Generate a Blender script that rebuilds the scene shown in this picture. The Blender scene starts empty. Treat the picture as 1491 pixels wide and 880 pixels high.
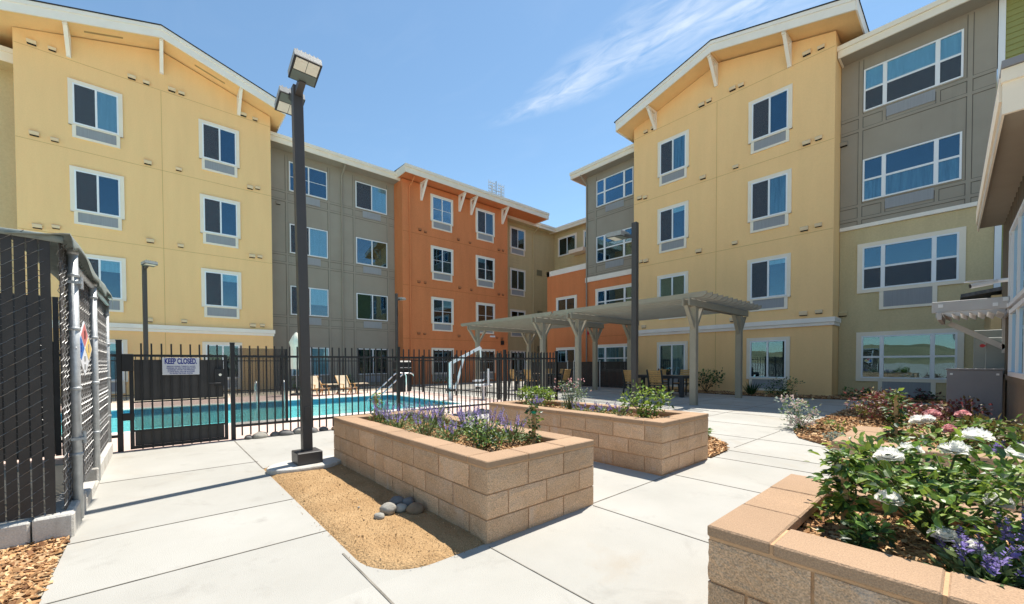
import bpy, bmesh, math, random
from mathutils import Vector, Matrix, noise
R = math.radians
rnd = random.Random(7)
S = bpy.context.scene
COL = S.collection

# ------------------------------------------------------------------ camera, sky, sun, exposure
def setup():
    cd = bpy.data.cameras.new('camera'); cam = bpy.data.objects.new('camera', cd); COL.objects.link(cam)
    yaw, pit, rol = R(50.391), R(-1.064), R(-0.216)
    fw = Vector((math.cos(yaw)*math.cos(pit), math.sin(yaw)*math.cos(pit), math.sin(pit)))
    rt = Vector((math.sin(yaw), -math.cos(yaw), 0)); up = rt.cross(fw)
    rt2 = math.cos(rol)*rt + math.sin(rol)*up; up2 = -math.sin(rol)*rt + math.cos(rol)*up
    m = Matrix((rt2, up2, -fw)).transposed().to_4x4(); m.translation = (0, 0, 1.19)
    cam.matrix_world = m
    cd.sensor_width = 36; cd.lens = 583.218/1491*36
    cd.shift_x = (745.5-710.014)/1491; cd.shift_y = (540.195-440)/1491
    cd.clip_start = .05; cd.clip_end = 6000
    S.camera = cam
    SUN_EL, SUN_AZ = 66.0, 13.0          # azimuth measured from +x towards +y
    w = bpy.data.worlds.new('World'); S.world = w; w.use_nodes = True
    nt = w.node_tree; N = nt.nodes; Lk = nt.links
    for n in list(N): N.remove(n)
    out = N.new('ShaderNodeOutputWorld'); bg = N.new('ShaderNodeBackground'); bg.inputs[1].default_value = .097
    sky = N.new('ShaderNodeTexSky'); sky.sky_type = 'NISHITA'; sky.sun_disc = False
    sky.sun_elevation = R(SUN_EL); sky.sun_rotation = R(90-SUN_AZ)
    sky.altitude = 100; sky.air_density = 1.0; sky.dust_density = .1; sky.ozone_density = 2.0
    # high cirrus streak: direction projected on a cloud plane
    tc = N.new('ShaderNodeTexCoord'); sp = N.new('ShaderNodeSeparateXYZ'); Lk.new(tc.outputs['Generated'], sp.inputs[0])
    def math_(op, a, b=None, c=None):
        n = N.new('ShaderNodeMath'); n.operation = op
        for i, v in enumerate((a, b, c)):
            if v is None: continue
            if isinstance(v, (int, float)): n.inputs[i].default_value = v
            else: Lk.new(v, n.inputs[i])
        return n.outputs[0]
    zz = math_('MAXIMUM', sp.outputs[2], .05)
    u = math_('DIVIDE', sp.outputs[0], zz); v = math_('DIVIDE', sp.outputs[1], zz)
    # streak frame (two points on the cloud plane, along and across)
    A = Vector((1.10, 1.30)); B = Vector((1.25, .40)); d = (B-A).normalized(); Ln = (B-A).length
    ua = math_('SUBTRACT', u, A.x); va = math_('SUBTRACT', v, A.y)
    al = math_('ADD', math_('MULTIPLY', ua, d.x), math_('MULTIPLY', va, d.y))
    ac = math_('SUBTRACT', math_('MULTIPLY', ua, d.y), math_('MULTIPLY', va, d.x))
    cb = N.new('ShaderNodeCombineXYZ'); Lk.new(al, cb.inputs[0]); Lk.new(ac, cb.inputs[1])
    def nz(scale, det, sx, sy, off=0):
        mp = N.new('ShaderNodeMapping'); mp.inputs['Scale'].default_value = (sx, sy, 1); mp.inputs['Location'].default_value = (off, off*.7, 0)
        mp.inputs['Rotation'].default_value = (0, 0, .5 if off else 0)
        Lk.new(cb.outputs[0], mp.inputs[0]); t = N.new('ShaderNodeTexNoise'); t.inputs['Scale'].default_value = scale; t.inputs['Detail'].default_value = det
        t.inputs['Roughness'].default_value = .57; t.inputs['Distortion'].default_value = .8
        Lk.new(mp.outputs[0], t.inputs['Vector']); return t.outputs[0]
    n1 = nz(9, 8, .8, 2.2); n2 = nz(3.0, 5, 1, 2.0, 3.7); n3 = nz(2.2, 6, 1, 1, 1.3)
    wob = math_('MULTIPLY', math_('SUBTRACT', n3, .5), .16)
    dist = math_('ABSOLUTE', math_('ADD', ac, wob))
    width = math_('ADD', .045, math_('MULTIPLY', math_('MAXIMUM', al, 0), .22))
    core = math_('SUBTRACT', 1, math_('DIVIDE', dist, width)); core = math_('MAXIMUM', core, 0)
    endf = math_('MULTIPLY_ADD', al, 3.0, .15); endf = math_('MINIMUM', math_('MAXIMUM', endf, 0), 1)
    dens = math_('MULTIPLY', math_('MULTIPLY', core, endf), math_('MULTIPLY_ADD', n1, 2.4, -.75))
    # thin veil elsewhere
    veil = math_('MULTIPLY', math_('MAXIMUM', math_('SUBTRACT', n2, .52), 0), .55)
    dens = math_('MINIMUM', math_('MAXIMUM', math_('ADD', math_('MULTIPLY', dens, .55), math_('MULTIPLY', veil, .15)), 0), .75)
    mx = N.new('ShaderNodeMix'); mx.data_type = 'RGBA'
    tint = N.new('ShaderNodeMix'); tint.data_type = 'RGBA'; tint.blend_type = 'MULTIPLY'; tint.inputs[0].default_value = 1; tint.inputs[7].default_value = (.95, 1.05, .985, 1)
    Lk.new(sky.outputs[0], tint.inputs[6])
    Lk.new(dens, mx.inputs[0]); Lk.new(tint.outputs[2], mx.inputs[6]); mx.inputs[7].default_value = (6.0, 6.3, 6.6, 1)
    Lk.new(mx.outputs[2], bg.inputs[0]); Lk.new(bg.outputs[0], out.inputs[0])
    sd = bpy.data.lights.new('sun', 'SUN'); so = bpy.data.objects.new('sun', sd); COL.objects.link(so)
    sd.energy = 4.0; sd.angle = R(.53); sd.color = (1, .945, .85)
    el, az = R(SUN_EL), R(SUN_AZ)
    tod = Vector((math.cos(el)*math.cos(az), math.cos(el)*math.sin(az), math.sin(el)))
    so.rotation_euler = tod.to_track_quat('Z', 'Y').to_euler(); so.location = tod*60
    S.view_settings.view_transform = 'Standard'; S.view_settings.look = 'None'; S.view_settings.exposure = 0.95; S.view_settings.gamma = 1
    S.view_settings.use_curve_mapping = False
    S.cycles.max_bounces = 8; S.cycles.transparent_max_bounces = 24; S.cycles.diffuse_bounces = 4
    S.cycles.glossy_bounces = 3; S.cycles.sample_clamp_indirect = 6
    S.cycles.use_denoising = True
setup()

# ------------------------------------------------------------------ materials
MATS = {}
def mat(name, col, rough=.6, var=.08, vs=2.0, bump=0., bs=60., spec=.3, metal=0., speck=0., speck_s=120., island=0., trans=0., col2=None, stretch=(1,1,1)):
    if name in MATS: return MATS[name]
    m = bpy.data.materials.new(name); m.use_nodes = True; nt = m.node_tree; N = nt.nodes; Lk = nt.links
    b = N['Principled BSDF']; b.inputs['Roughness'].default_value = rough; b.inputs['Metallic'].default_value = metal
    b.inputs['Specular IOR Level'].default_value = spec
    geo = N.new('ShaderNodeNewGeometry')
    mp = N.new('ShaderNodeMapping'); mp.inputs['Scale'].default_value = stretch; Lk.new(geo.outputs['Position'], mp.inputs[0])
    t = N.new('ShaderNodeTexNoise'); t.inputs['Scale'].default_value = vs; t.inputs['Detail'].default_value = 6; t.inputs['Roughness'].default_value = .6
    Lk.new(mp.outputs[0], t.inputs['Vector'])
    ra = N.new('ShaderNodeMapRange'); ra.inputs['From Min'].default_value = .3; ra.inputs['From Max'].default_value = .7; Lk.new(t.outputs[0], ra.inputs[0])
    mx = N.new('ShaderNodeMix'); mx.data_type = 'RGBA'
    c = col
    if col2 is None:
        a = [max(0, x*(1-var)) for x in c]; bb = [min(1, x*(1+var)) for x in c]
    else: a, bb = c, col2
    mx.inputs[6].default_value = (*a, 1); mx.inputs[7].default_value = (*bb, 1); Lk.new(ra.outputs[0], mx.inputs[0])
    cur = mx.outputs[2]
    if speck:
        t2 = N.new('ShaderNodeTexNoise'); t2.inputs['Scale'].default_value = speck_s; t2.inputs['Detail'].default_value = 3; Lk.new(geo.outputs['Position'], t2.inputs['Vector'])
        r2 = N.new('ShaderNodeMapRange'); r2.inputs['From Min'].default_value = .35; r2.inputs['From Max'].default_value = .65
        r2.inputs['To Min'].default_value = 1-speck; r2.inputs['To Max'].default_value = 1+speck; Lk.new(t2.outputs[0], r2.inputs[0])
        hs = N.new('ShaderNodeVectorMath'); hs.operation = 'SCALE'; Lk.new(cur, hs.inputs[0]); Lk.new(r2.outputs[0], hs.inputs['Scale']); cur = hs.outputs[0]
    if island:
        r3 = N.new('ShaderNodeMapRange'); r3.inputs['To Min'].default_value = 1-island; r3.inputs['To Max'].default_value = 1+island
        Lk.new(geo.outputs['Random Per Island'], r3.inputs[0])
        hs = N.new('ShaderNodeVectorMath'); hs.operation = 'SCALE'; Lk.new(cur, hs.inputs[0]); Lk.new(r3.outputs[0], hs.inputs['Scale']); cur = hs.outputs[0]
    Lk.new(cur, b.inputs['Base Color'])
    if bump:
        t3 = N.new('ShaderNodeTexNoise'); t3.inputs['Scale'].default_value = bs; t3.inputs['Detail'].default_value = 4; Lk.new(geo.outputs['Position'], t3.inputs['Vector'])
        bn = N.new('ShaderNodeBump'); bn.inputs['Strength'].default_value = bump; bn.inputs['Distance'].default_value = .01
        Lk.new(t3.outputs[0], bn.inputs['Height']); Lk.new(bn.outputs[0], b.inputs['Normal'])
    if trans:
        tr = N.new('ShaderNodeBsdfTranslucent'); Lk.new(cur, tr.inputs[0]); ms = N.new('ShaderNodeMixShader'); ms.inputs[0].default_value = trans
        Lk.new(b.outputs[0], ms.inputs[1]); Lk.new(tr.outputs[0], ms.inputs[2]); Lk.new(ms.outputs[0], N['Material Output'].inputs[0])
    MATS[name] = m; return m

def glass_mat(name, tint, refl=.30, rough=.0):
    if name in MATS: return MATS[name]
    m = bpy.data.materials.new(name); m.use_nodes = True; nt = m.node_tree; N = nt.nodes; Lk = nt.links
    N.remove(N['Principled BSDF'])
    tr = N.new('ShaderNodeBsdfTransparent'); tr.inputs[0].default_value = (*tint, 1)
    gl = N.new('ShaderNodeBsdfGlossy'); gl.inputs['Roughness'].default_value = rough; gl.inputs[0].default_value = (.55, .80, 1, 1)
    fr = N.new('ShaderNodeFresnel'); fr.inputs[0].default_value = 1.5
    geo = N.new('ShaderNodeNewGeometry'); t = N.new('ShaderNodeTexNoise'); t.inputs['Scale'].default_value = .9
    Lk.new(geo.outputs['Position'], t.inputs['Vector']); bn = N.new('ShaderNodeBump'); bn.inputs['Strength'].default_value = .14; bn.inputs['Distance'].default_value = .02
    Lk.new(t.outputs[0], bn.inputs['Height']); Lk.new(bn.outputs[0], gl.inputs['Normal'])
    ad = N.new('ShaderNodeMath'); ad.operation = 'MULTIPLY_ADD'; Lk.new(fr.outputs[0], ad.inputs[0]); ad.inputs[1].default_value = 1.3; ad.inputs[2].default_value = refl
    cl = N.new('ShaderNodeClamp'); Lk.new(ad.outputs[0], cl.inputs[0])
    ms = N.new('ShaderNodeMixShader'); Lk.new(cl.outputs[0], ms.inputs[0]); Lk.new(tr.outputs[0], ms.inputs[1]); Lk.new(gl.outputs[0], ms.inputs[2])
    Lk.new(ms.outputs[0], N['Material Output'].inputs[0]); MATS[name] = m; return m

def screen_mat(name, col, opacity):
    if name in MATS: return MATS[name]
    m = bpy.data.materials.new(name); m.use_nodes = True; nt = m.node_tree; N = nt.nodes; Lk = nt.links
    b = N['Principled BSDF']; b.inputs['Base Color'].default_value = (*col, 1); b.inputs['Roughness'].default_value = .6
    tr = N.new('ShaderNodeBsdfTransparent'); ms = N.new('ShaderNodeMixShader'); ms.inputs[0].default_value = opacity
    Lk.new(tr.outputs[0], ms.inputs[1]); Lk.new(b.outputs[0], ms.inputs[2]); Lk.new(ms.outputs[0], N['Material Output'].inputs[0]); MATS[name] = m; return m

def weather(m, col, lo, hi, amt, scale, stretch=(1, 1, 1), seed=0):
    nt = m.node_tree; N = nt.nodes; Lk = nt.links; b = N['Principled BSDF']; src = b.inputs['Base Color'].links[0].from_socket
    geo = N.new('ShaderNodeNewGeometry'); mp = N.new('ShaderNodeMapping'); mp.inputs['Scale'].default_value = stretch; mp.inputs['Location'].default_value = (seed, seed*.7, 0); Lk.new(geo.outputs['Position'], mp.inputs[0])
    t = N.new('ShaderNodeTexNoise'); t.inputs['Scale'].default_value = scale; t.inputs['Detail'].default_value = 8; t.inputs['Roughness'].default_value = .65; t.inputs['Distortion'].default_value = .6; Lk.new(mp.outputs[0], t.inputs['Vector'])
    r = N.new('ShaderNodeMapRange'); r.inputs['From Min'].default_value = lo; r.inputs['From Max'].default_value = hi; r.inputs['To Max'].default_value = amt; Lk.new(t.outputs[0], r.inputs[0])
    mx = N.new('ShaderNodeMix'); mx.data_type = 'RGBA'; Lk.new(r.outputs[0], mx.inputs[0]); Lk.new(src, mx.inputs[6]); mx.inputs[7].default_value = (*col, 1); Lk.new(mx.outputs[2], b.inputs['Base Color'])
def block_mat():
    m = mat('split_face_block', (.56, .36, .215), .92, speck=.26, speck_s=150, island=.13, vs=3, col2=(.67, .46, .30), bump=1.0, bs=110, spec=.1)
    nt = m.node_tree; N = nt.nodes; Lk = nt.links; b = N['Principled BSDF']
    src = b.inputs['Base Color'].links[0].from_socket
    geo = N.new('ShaderNodeNewGeometry'); mp = N.new('ShaderNodeMapping'); mp.inputs['Scale'].default_value = (7, 7, 2.2); Lk.new(geo.outputs['Position'], mp.inputs[0])
    t = N.new('ShaderNodeTexNoise'); t.inputs['Scale'].default_value = 1; t.inputs['Detail'].default_value = 5; Lk.new(mp.outputs[0], t.inputs['Vector'])
    r = N.new('ShaderNodeMapRange'); r.inputs['From Min'].default_value = .60; r.inputs['From Max'].default_value = .80; r.inputs['To Max'].default_value = .5; Lk.new(t.outputs[0], r.inputs[0])
    mx = N.new('ShaderNodeMix'); mx.data_type = 'RGBA'; Lk.new(r.outputs[0], mx.inputs[0]); Lk.new(src, mx.inputs[6]); mx.inputs[7].default_value = (.66, .56, .48, 1)
    Lk.new(mx.outputs[2], b.inputs['Base Color']); return m

M = dict(
 yellow=mat('yellow_stucco', (.92, .605, .29), .85, .03, 1.0, .6, 70, .12, speck=.02, speck_s=30, stretch=(2.4, 2.4, .35)),
 orange=mat('orange_stucco', (.67, .235, .095), .85, .06, 1.0, .6, 70, .12, speck=.04, speck_s=22, stretch=(2.4, 2.4, .35)),
 olive=mat('olive_stucco', (.60, .49, .285), .85, .06, 1.0, .6, 70, .12, speck=.04, speck_s=22, stretch=(2.4, 2.4, .35)),
 grey=mat('grey_panel', (.335, .30, .245), .75, .06, 1.0, .1, 150, .2),
 green=mat('green_lap_siding', (.31, .315, .12), .7, .05, 2, .1, 120, .2),
 taupe=mat('taupe_board_siding', (.20, .17, .135), .75, .06, 2, .15, 100, .2),
 trim=mat('cream_trim', (.85, .765, .63), .65, .04, 2, .1, 80, .25),
 white=mat('white_trim', (.87, .81, .725), .6, .04, 2, .08, 80, .3),
 vinyl=mat('white_vinyl', (.82, .84, .86), .4, .02, 2, 0, 60, .4),
 pshingle=mat('slate_grey_shingle', (.13, .14, .15), .9, .35, 16, .5, 60, .1),
 awn=mat('pale_grey_awning_paint', (.55, .54, .53), .6, .05, 4, .05, 80, .3),
 shingle=mat('dark_shingle', (.05, .05, .052), .9, .3, 14, .5, 60, .1),
 acgrey=mat('grille_grey', (.36, .37, .39), .5, .12, 6, 0, 60, .3, stretch=(14, 14, .2)),
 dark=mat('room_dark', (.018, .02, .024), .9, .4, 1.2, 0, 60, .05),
 blind=mat('pale_blind', (.84, .88, .86), .9, .10, 3.0, 0, 60, .05, stretch=(5, 5, .6)),
 curtain=mat('curtain_cloth', (.26, .31, .32), .9, .45, 3.0, 0, 60, .05, stretch=(4, 4, .3)),
 screen=mat('insect_screen', (.055, .062, .075), .8, .1, 4, 0, 60, .1),
 lampc=mat('bronze_paint', (.058, .052, .050), .42, .08, 3, .05, 200, .45),
 iron=mat('black_iron_paint', (.022, .022, .024), .45, .1, 5, .05, 200, .4),
 lens=mat('lamp_lens', (.72, .70, .62), .3, .05, 30, 0, 60, .4),
 alum=mat('lamp_alloy', (.33, .33, .32), .5, .1, 20, .2, 90, .4),
 galv=mat('galvanised_steel', (.50, .52, .53), .45, .2, 14, .15, 90, .5, .35),
 steel=mat('stainless_steel', (.72, .73, .74), .22, .03, 8, 0, 60, .5, .9),
 slat=mat('black_privacy_slat', (.035, .033, .033), .5, .25, 6, .1, 90, .35),
 pslat=mat('brown_privacy_slat', (.070, .062, .057), .55, .25, 12, .15, 90, .35),
 wire=mat('chain_link_wire', (.19, .19, .19), .4, .25, 25, 0, 60, .5, .5),
 dwire=mat('coated_black_wire', (.05, .05, .055), .4, .25, 25, 0, 60, .5, .2),
 tarp=mat('grey_green_tarp', (.21, .24, .225), .6, .15, 6, .3, 30, .3),
 concrete=mat('concrete_paving', (.365, .352, .318), .85, vs=.8, col2=(.435, .422, .388), bump=.35, bs=180, speck=.06, speck_s=260, spec=.15, island=.035),
 joint=mat('paving_joint', (.22, .20, .17), .95, .3, 6, .3, 90, .05),
 curb=mat('curb_concrete', (.52, .50, .46), .85, .10, 5, .5, 90, .15, speck=.10),
 pooldeck=mat('pink_pool_deck', (.62, .47, .41), .85, .06, 1.5, .2, 160, .15, speck=.06),
 coping=mat('pale_coping', (.68, .63, .57), .8, .05, 2, .2, 150, .15),
 plaster=mat('pool_plaster', (.52, .88, .88), .8, .05, 2, 0, 60, .1),
 ptile=mat('blue_pool_tile', (.03, .16, .26), .35, .3, 18, 0, 60, .5),
 dirt=mat('sandy_soil', (.33, .205, .10), .95, vs=3.5, col2=(.43, .285, .15), bump=1.6, bs=55, speck=.30, speck_s=160, spec=.05),
 soil=mat('dark_soil', (.12, .07, .04), .95, .25, 9, .9, 60, .05),
 terrain=mat('dry_earth', (.42, .37, .29), .95, .2, .4, .4, 10, .05),
 hill=mat('dry_grass_hill', (.40, .31, .16), .95, vs=.012, col2=(.13, .13, .07), spec=.05),
 block=block_mat(),
 cap=mat('tan_block_cap', (.385, .255, .162), .85, .06, 3, .5, 140, .15, speck=.16, speck_s=260, island=.06),
 mortar=mat('tan_mortar', (.56, .345, .195), .95, .10, 8, .5, 120, .05),
 pergola=mat('stone_grey_pergola_paint', (.34, .305, .235), .7, .06, 3, .1, 90, .25),
 wood=mat('honey_teak', (.55, .32, .12), .55, .2, 5, .1, 60, .3, stretch=(6, 6, 1)),
 wood2=mat('stake_wood', (.45, .29, .14), .7, .2, 9, .2, 60, .2),
 sling=mat('beige_sling', (.62, .50, .36), .8, .08, 12, .1, 200, .15),
 plasticw=mat('white_plastic', (.82, .83, .84), .35, .03, 3, 0, 60, .45),
 umbr=mat('cream_canvas', (.78, .74, .62), .85, .06, 6, .2, 60, .15),
 chair=mat('charcoal_frame', (.035, .038, .042), .5, .1, 5, .05, 90, .35),
 pgrey=mat('cabinet_grey', (.27, .27, .285), .5, .05, 3, .05, 60, .35),
 rock1=mat('river_rock_grey', (.17, .165, .16), .8, .25, 9, .4, 60, .2),
 rock2=mat('river_rock_pale', (.33, .31, .27), .8, .25, 9, .4, 60, .2),
 rock3=mat('river_rock_brown', (.24, .17, .11), .8, .25, 9, .4, 60, .2),
 chip1=mat('bark_chip', (.42, .235, .11), .85, .15, 30, .3, 90, .1, island=.35),
 chip2=mat('pale_bark_chip', (.60, .40, .22), .85, .15, 30, .3, 90, .1, island=.25),
 chip3=mat('dark_bark_chip', (.20, .10, .05), .85, .2, 30, .3, 90, .1, island=.35),
 leaf=mat('rose_leaf', (.125, .22, .042), .42, .35, 18, 0, 60, .45, trans=.25, island=.45),
 leafl=mat('young_leaf', (.25, .34, .05), .5, .3, 18, 0, 60, .4, trans=.35, island=.35),
 leafd=mat('dark_leaf', (.030, .070, .018), .42, .35, 18, 0, 60, .45, trans=.2, island=.4),
 leafs=mat('salvia_leaf', (.19, .26, .115), .6, .25, 18, 0, 60, .3, trans=.25, island=.35),
 leafg=mat('silver_leaf', (.30, .36, .30), .7, .2, 18, 0, 60, .2, trans=.2, island=.25),
 leafr=mat('maroon_leaf', (.19, .05, .055), .5, .4, 18, 0, 60, .4, trans=.25, island=.5),
 leafb=mat('bronze_leaf', (.17, .13, .04), .5, .4, 18, 0, 60, .4, trans=.3, island=.5),
 stem=mat('green_stem', (.10, .13, .04), .6, .2, 20, 0, 60, .3),
 stemb=mat('woody_stem', (.12, .08, .045), .8, .2, 20, 0, 60, .2),
 purple=mat('violet_floret', (.29, .225, .52), .6, .25, 30, 0, 60, .2, trans=.3, island=.4),
 petal=mat('white_petal', (.93, .92, .88), .6, .02, 30, 0, 60, .2, trans=.5),
 petalp=mat('pink_petal', (.84, .46, .46), .6, .25, 30, 0, 60, .2, trans=.3, island=.3),
 pollen=mat('rose_heart', (.60, .42, .12), .7, .2, 60, 0, 60, .2),
 red=mat('red_enamel', (.50, .02, .03), .4, .05, 5, 0, 60, .4),
 blue=mat('sign_blue', (.02, .035, .27), .5, .05, 5, 0, 60, .3),
 signw=mat('sign_white', (.74, .75, .78), .4, .03, 5, 0, 60, .4),
 hred=mat('placard_red', (.62, .20, .19), .5, .05, 5, 0, 60, .3),
 hblue=mat('placard_blue', (.05, .17, .50), .5, .05, 5, 0, 60, .3),
 hyel=mat('placard_yellow', (.72, .52, .20), .5, .05, 5, 0, 60, .3),
 gtape=mat('green_tape', (.02, .36, .22), .5, .05, 5, 0, 60, .3),
 pane=glass_mat('window_glass', (.74, .87, .90), .07),
 bug=screen_mat('bug_screen', (.075, .088, .11), .55),
 pmesh=screen_mat('perforated_screen', (.05, .05, .05), .42),
)
weather(M['concrete'], (.34, .26, .17), .55, .80, .7, .55)
weather(M['concrete'], (.26, .245, .22), .57, .74, .5, 2.6, seed=9)
weather(M['concrete'], (.30, .22, .13), .70, .76, .7, 7.5, seed=4)
weather(M['cap'], (.24, .17, .12), .60, .80, .5, 5)
weather(M['pooldeck'], (.42, .34, .30), .58, .8, .4, 1.2)
weather(M['curb'], (.30, .25, .19), .52, .75, .7, 4)
weather(M['yellow'], (.62, .40, .22), .62, .88, .14, 1.6, (1.6, 1.6, .12))
weather(M['grey'], (.22, .205, .175), .58, .85, .4, 1.6, (2, 2, .12))
weather(M['tarp'], (.34, .36, .33), .5, .8, .6, 7)
def water_mat():
    m = bpy.data.materials.new('pool_water'); m.use_nodes = True; nt = m.node_tree; N = nt.nodes; Lk = nt.links
    N.remove(N['Principled BSDF'])
    tr = N.new('ShaderNodeBsdfTransparent'); tr.inputs[0].default_value = (.80, .97, .98, 1)
    gl = N.new('ShaderNodeBsdfGlossy'); gl.inputs['Roughness'].default_value = .02
    fr = N.new('ShaderNodeFresnel'); fr.inputs[0].default_value = 1.33
    t = N.new('ShaderNodeTexNoise'); t.inputs['Scale'].default_value = 3.5; t.inputs['Detail'].default_value = 3
    geo = N.new('ShaderNodeNewGeometry'); Lk.new(geo.outputs['Position'], t.inputs['Vector'])
    bn = N.new('ShaderNodeBump'); bn.inputs['Strength'].default_value = .5; bn.inputs['Distance'].default_value = .04; Lk.new(t.outputs[0], bn.inputs['Height'])
    Lk.new(bn.outputs[0], gl.inputs['Normal']); Lk.new(bn.outputs[0], fr.inputs['Normal'])
    ms = N.new('ShaderNodeMixShader'); Lk.new(fr.outputs[0], ms.inputs[0]); Lk.new(tr.outputs[0], ms.inputs[1]); Lk.new(gl.outputs[0], ms.inputs[2])
    Lk.new(ms.outputs[0], N['Material Output'].inputs[0]); return m
M['water'] = water_mat()

# ------------------------------------------------------------------ mesh helpers
def root_of(o):
    while o.parent: o = o.parent
    return o
class MB:
    def __init__(s, frame=None):
        s.v = []; s.f = []; s.m = []; s.frame = frame
    def pt(s, p):
        if s.frame:
            O, r, d = s.frame
            return (O[0]+r[0]*p[0]+d[0]*p[1], O[1]+r[1]*p[0]+d[1]*p[1], O[2]+p[2])
        return tuple(p)
    def add(s, vs, fs, mi=0):
        b = len(s.v); s.v += [s.pt(p) for p in vs]; s.f += [tuple(b+i for i in f) for f in fs]; s.m += [mi]*len(fs)
    def box(s, x0, y0, z0, x1, y1, z1, mi=0):
        s.add([(x0,y0,z0),(x1,y0,z0),(x1,y1,z0),(x0,y1,z0),(x0,y0,z1),(x1,y0,z1),(x1,y1,z1),(x0,y1,z1)],
              [(0,3,2,1),(4,5,6,7),(0,1,5,4),(1,2,6,5),(2,3,7,6),(3,0,4,7)], mi)
    def bbox(s, x0, y0, z0, x1, y1, z1, b=.01, mi=0):
        """box with chamfered edges"""
        xs = sorted((x0, x1)); ys = sorted((y0, y1)); zs = sorted((z0, z1)); bm = bmesh.new()
        bmesh.ops.create_cube(bm, size=1, matrix=Matrix.Translation(((xs[0]+xs[1])/2, (ys[0]+ys[1])/2, (zs[0]+zs[1])/2)) @ Matrix.Diagonal((xs[1]-xs[0], ys[1]-ys[0], zs[1]-zs[0], 1)))
        bmesh.ops.bevel(bm, geom=bm.edges[:], offset=b, segments=1, affect='EDGES')
        bm.verts.index_update(); s.add([v.co[:] for v in bm.verts], [[v.index for v in f.verts] for f in bm.faces], mi); bm.free()
    def obox(s, c, ax, ay, az, hx, hy, hz, mi=0):
        c = Vector(c); ax = Vector(ax)*hx; ay = Vector(ay)*hy; az = Vector(az)*hz; vs = []
        for z in (-1, 1):
            for x, y in ((-1,-1),(1,-1),(1,1),(-1,1)): vs.append(c+ax*x+ay*y+az*z)
        s.add(vs, [(0,3,2,1),(4,5,6,7),(0,1,5,4),(1,2,6,5),(2,3,7,6),(3,0,4,7)], mi)
    def bar(s, p, q, w, h=None, up=(0,0,1), mi=0):
        p = Vector(p); q = Vector(q); d = q-p; L = d.length; d.normalize(); u = Vector(up)
        if abs(d.dot(u)) > .98: u = Vector((0,1,0))
        a = d.cross(u).normalized(); u = a.cross(d); s.obox((p+q)/2, d, a, u, L/2, w/2, (h or w)/2, mi)
    def prism(s, poly, e, mi=0):
        """poly: 3D points, extruded by vector e"""
        n = len(poly); e = Vector(e); a = [Vector(p) for p in poly]
        s.add(a+[p+e for p in a], [tuple(range(n)), tuple(range(2*n-1, n-1, -1))]+[(i, (i+1) % n, n+(i+1) % n, n+i) for i in range(n)], mi)
    def tube(s, pts, r, n=6, mi=0, r1=None, cap=True):
        pts = [Vector(p) for p in pts]; vs = []; fs = []; k = len(pts); a = None
        for i, p in enumerate(pts):
            d = (pts[min(i+1, k-1)]-pts[max(i-1, 0)]).normalized()
            if a is None: a = d.orthogonal().normalized()
            else: a = (a-d*a.dot(d)).normalized()
            b = d.cross(a); rr = r if r1 is None else r+(r1-r)*i/(k-1)
            for j in range(n):
                t = 2*math.pi*j/n; vs.append(p+a*(rr*math.cos(t))+b*(rr*math.sin(t)))
        for i in range(k-1):
            for j in range(n): fs.append((i*n+j, i*n+(j+1) % n, (i+1)*n+(j+1) % n, (i+1)*n+j))
        if cap: fs += [tuple(range(n-1, -1, -1)), tuple(range((k-1)*n, k*n))]
        s.add(vs, fs, mi)
    def lathe(s, c, prof, n=12, mi=0):
        vs = []; fs = []
        for r, z in prof:
            for j in range(n): t = 2*math.pi*j/n; vs.append((c[0]+r*math.cos(t), c[1]+r*math.sin(t), c[2]+z))
        for i in range(len(prof)-1):
            for j in range(n): fs.append((i*n+j, i*n+(j+1) % n, (i+1)*n+(j+1) % n, (i+1)*n+j))
        fs += [tuple(range(n-1, -1, -1)), tuple(range((len(prof)-1)*n, len(prof)*n))]; s.add(vs, fs, mi)
    def build(s, name, mats, parent=None, smooth=False, local=False, fix=True):
        if not isinstance(mats, (list, tuple)): mats = [mats]
        me = bpy.data.meshes.new(name); vs = s.v
        if parent is not None and not local:
            L = root_of(parent).location; vs = [(a-L[0], b-L[1], c-L[2]) for a, b, c in vs]
        me.from_pydata(vs, [], s.f)
        for m in mats: me.materials.append(M[m] if isinstance(m, str) else m)
        if len(mats) > 1: me.polygons.foreach_set('material_index', s.m)
        if fix:
            bm = bmesh.new(); bm.from_mesh(me); bmesh.ops.recalc_face_normals(bm, faces=bm.faces[:]); bm.to_mesh(me); bm.free()
        if smooth: me.polygons.foreach_set('use_smooth', [True]*len(me.polygons))
        me.update(); o = bpy.data.objects.new(name, me); COL.objects.link(o)
        if parent is not None: o.parent = parent
        return o
def tag(o, label=None, cat=None, group=None, kind=None):
    for k, v in (('label', label), ('category', cat), ('group', group), ('kind', kind)):
        if v: o[k] = v
    return o
def thing(name, loc, label, cat, group=None, rz=0):
    o = bpy.data.objects.new(name, None); COL.objects.link(o); o.location = loc; o.rotation_euler = (0, 0, rz); o.empty_display_size = .2
    return tag(o, label, cat, group)
def struct(name, mb, mats, label, cat, **k):
    return tag(mb.build(name, mats, **k), label, cat, kind='structure')
def copy_thing(src, loc, rz, label, group=None):
    c = src.copy(); COL.objects.link(c); c.location = loc; c.rotation_euler = (0, 0, rz); c['label'] = label
    if group: c['group'] = group
    for ch in src.children:
        d = ch.copy(); COL.objects.link(d); d.parent = c
        for g in ch.children:
            e = g.copy(); COL.objects.link(e); e.parent = d
    return c

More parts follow.
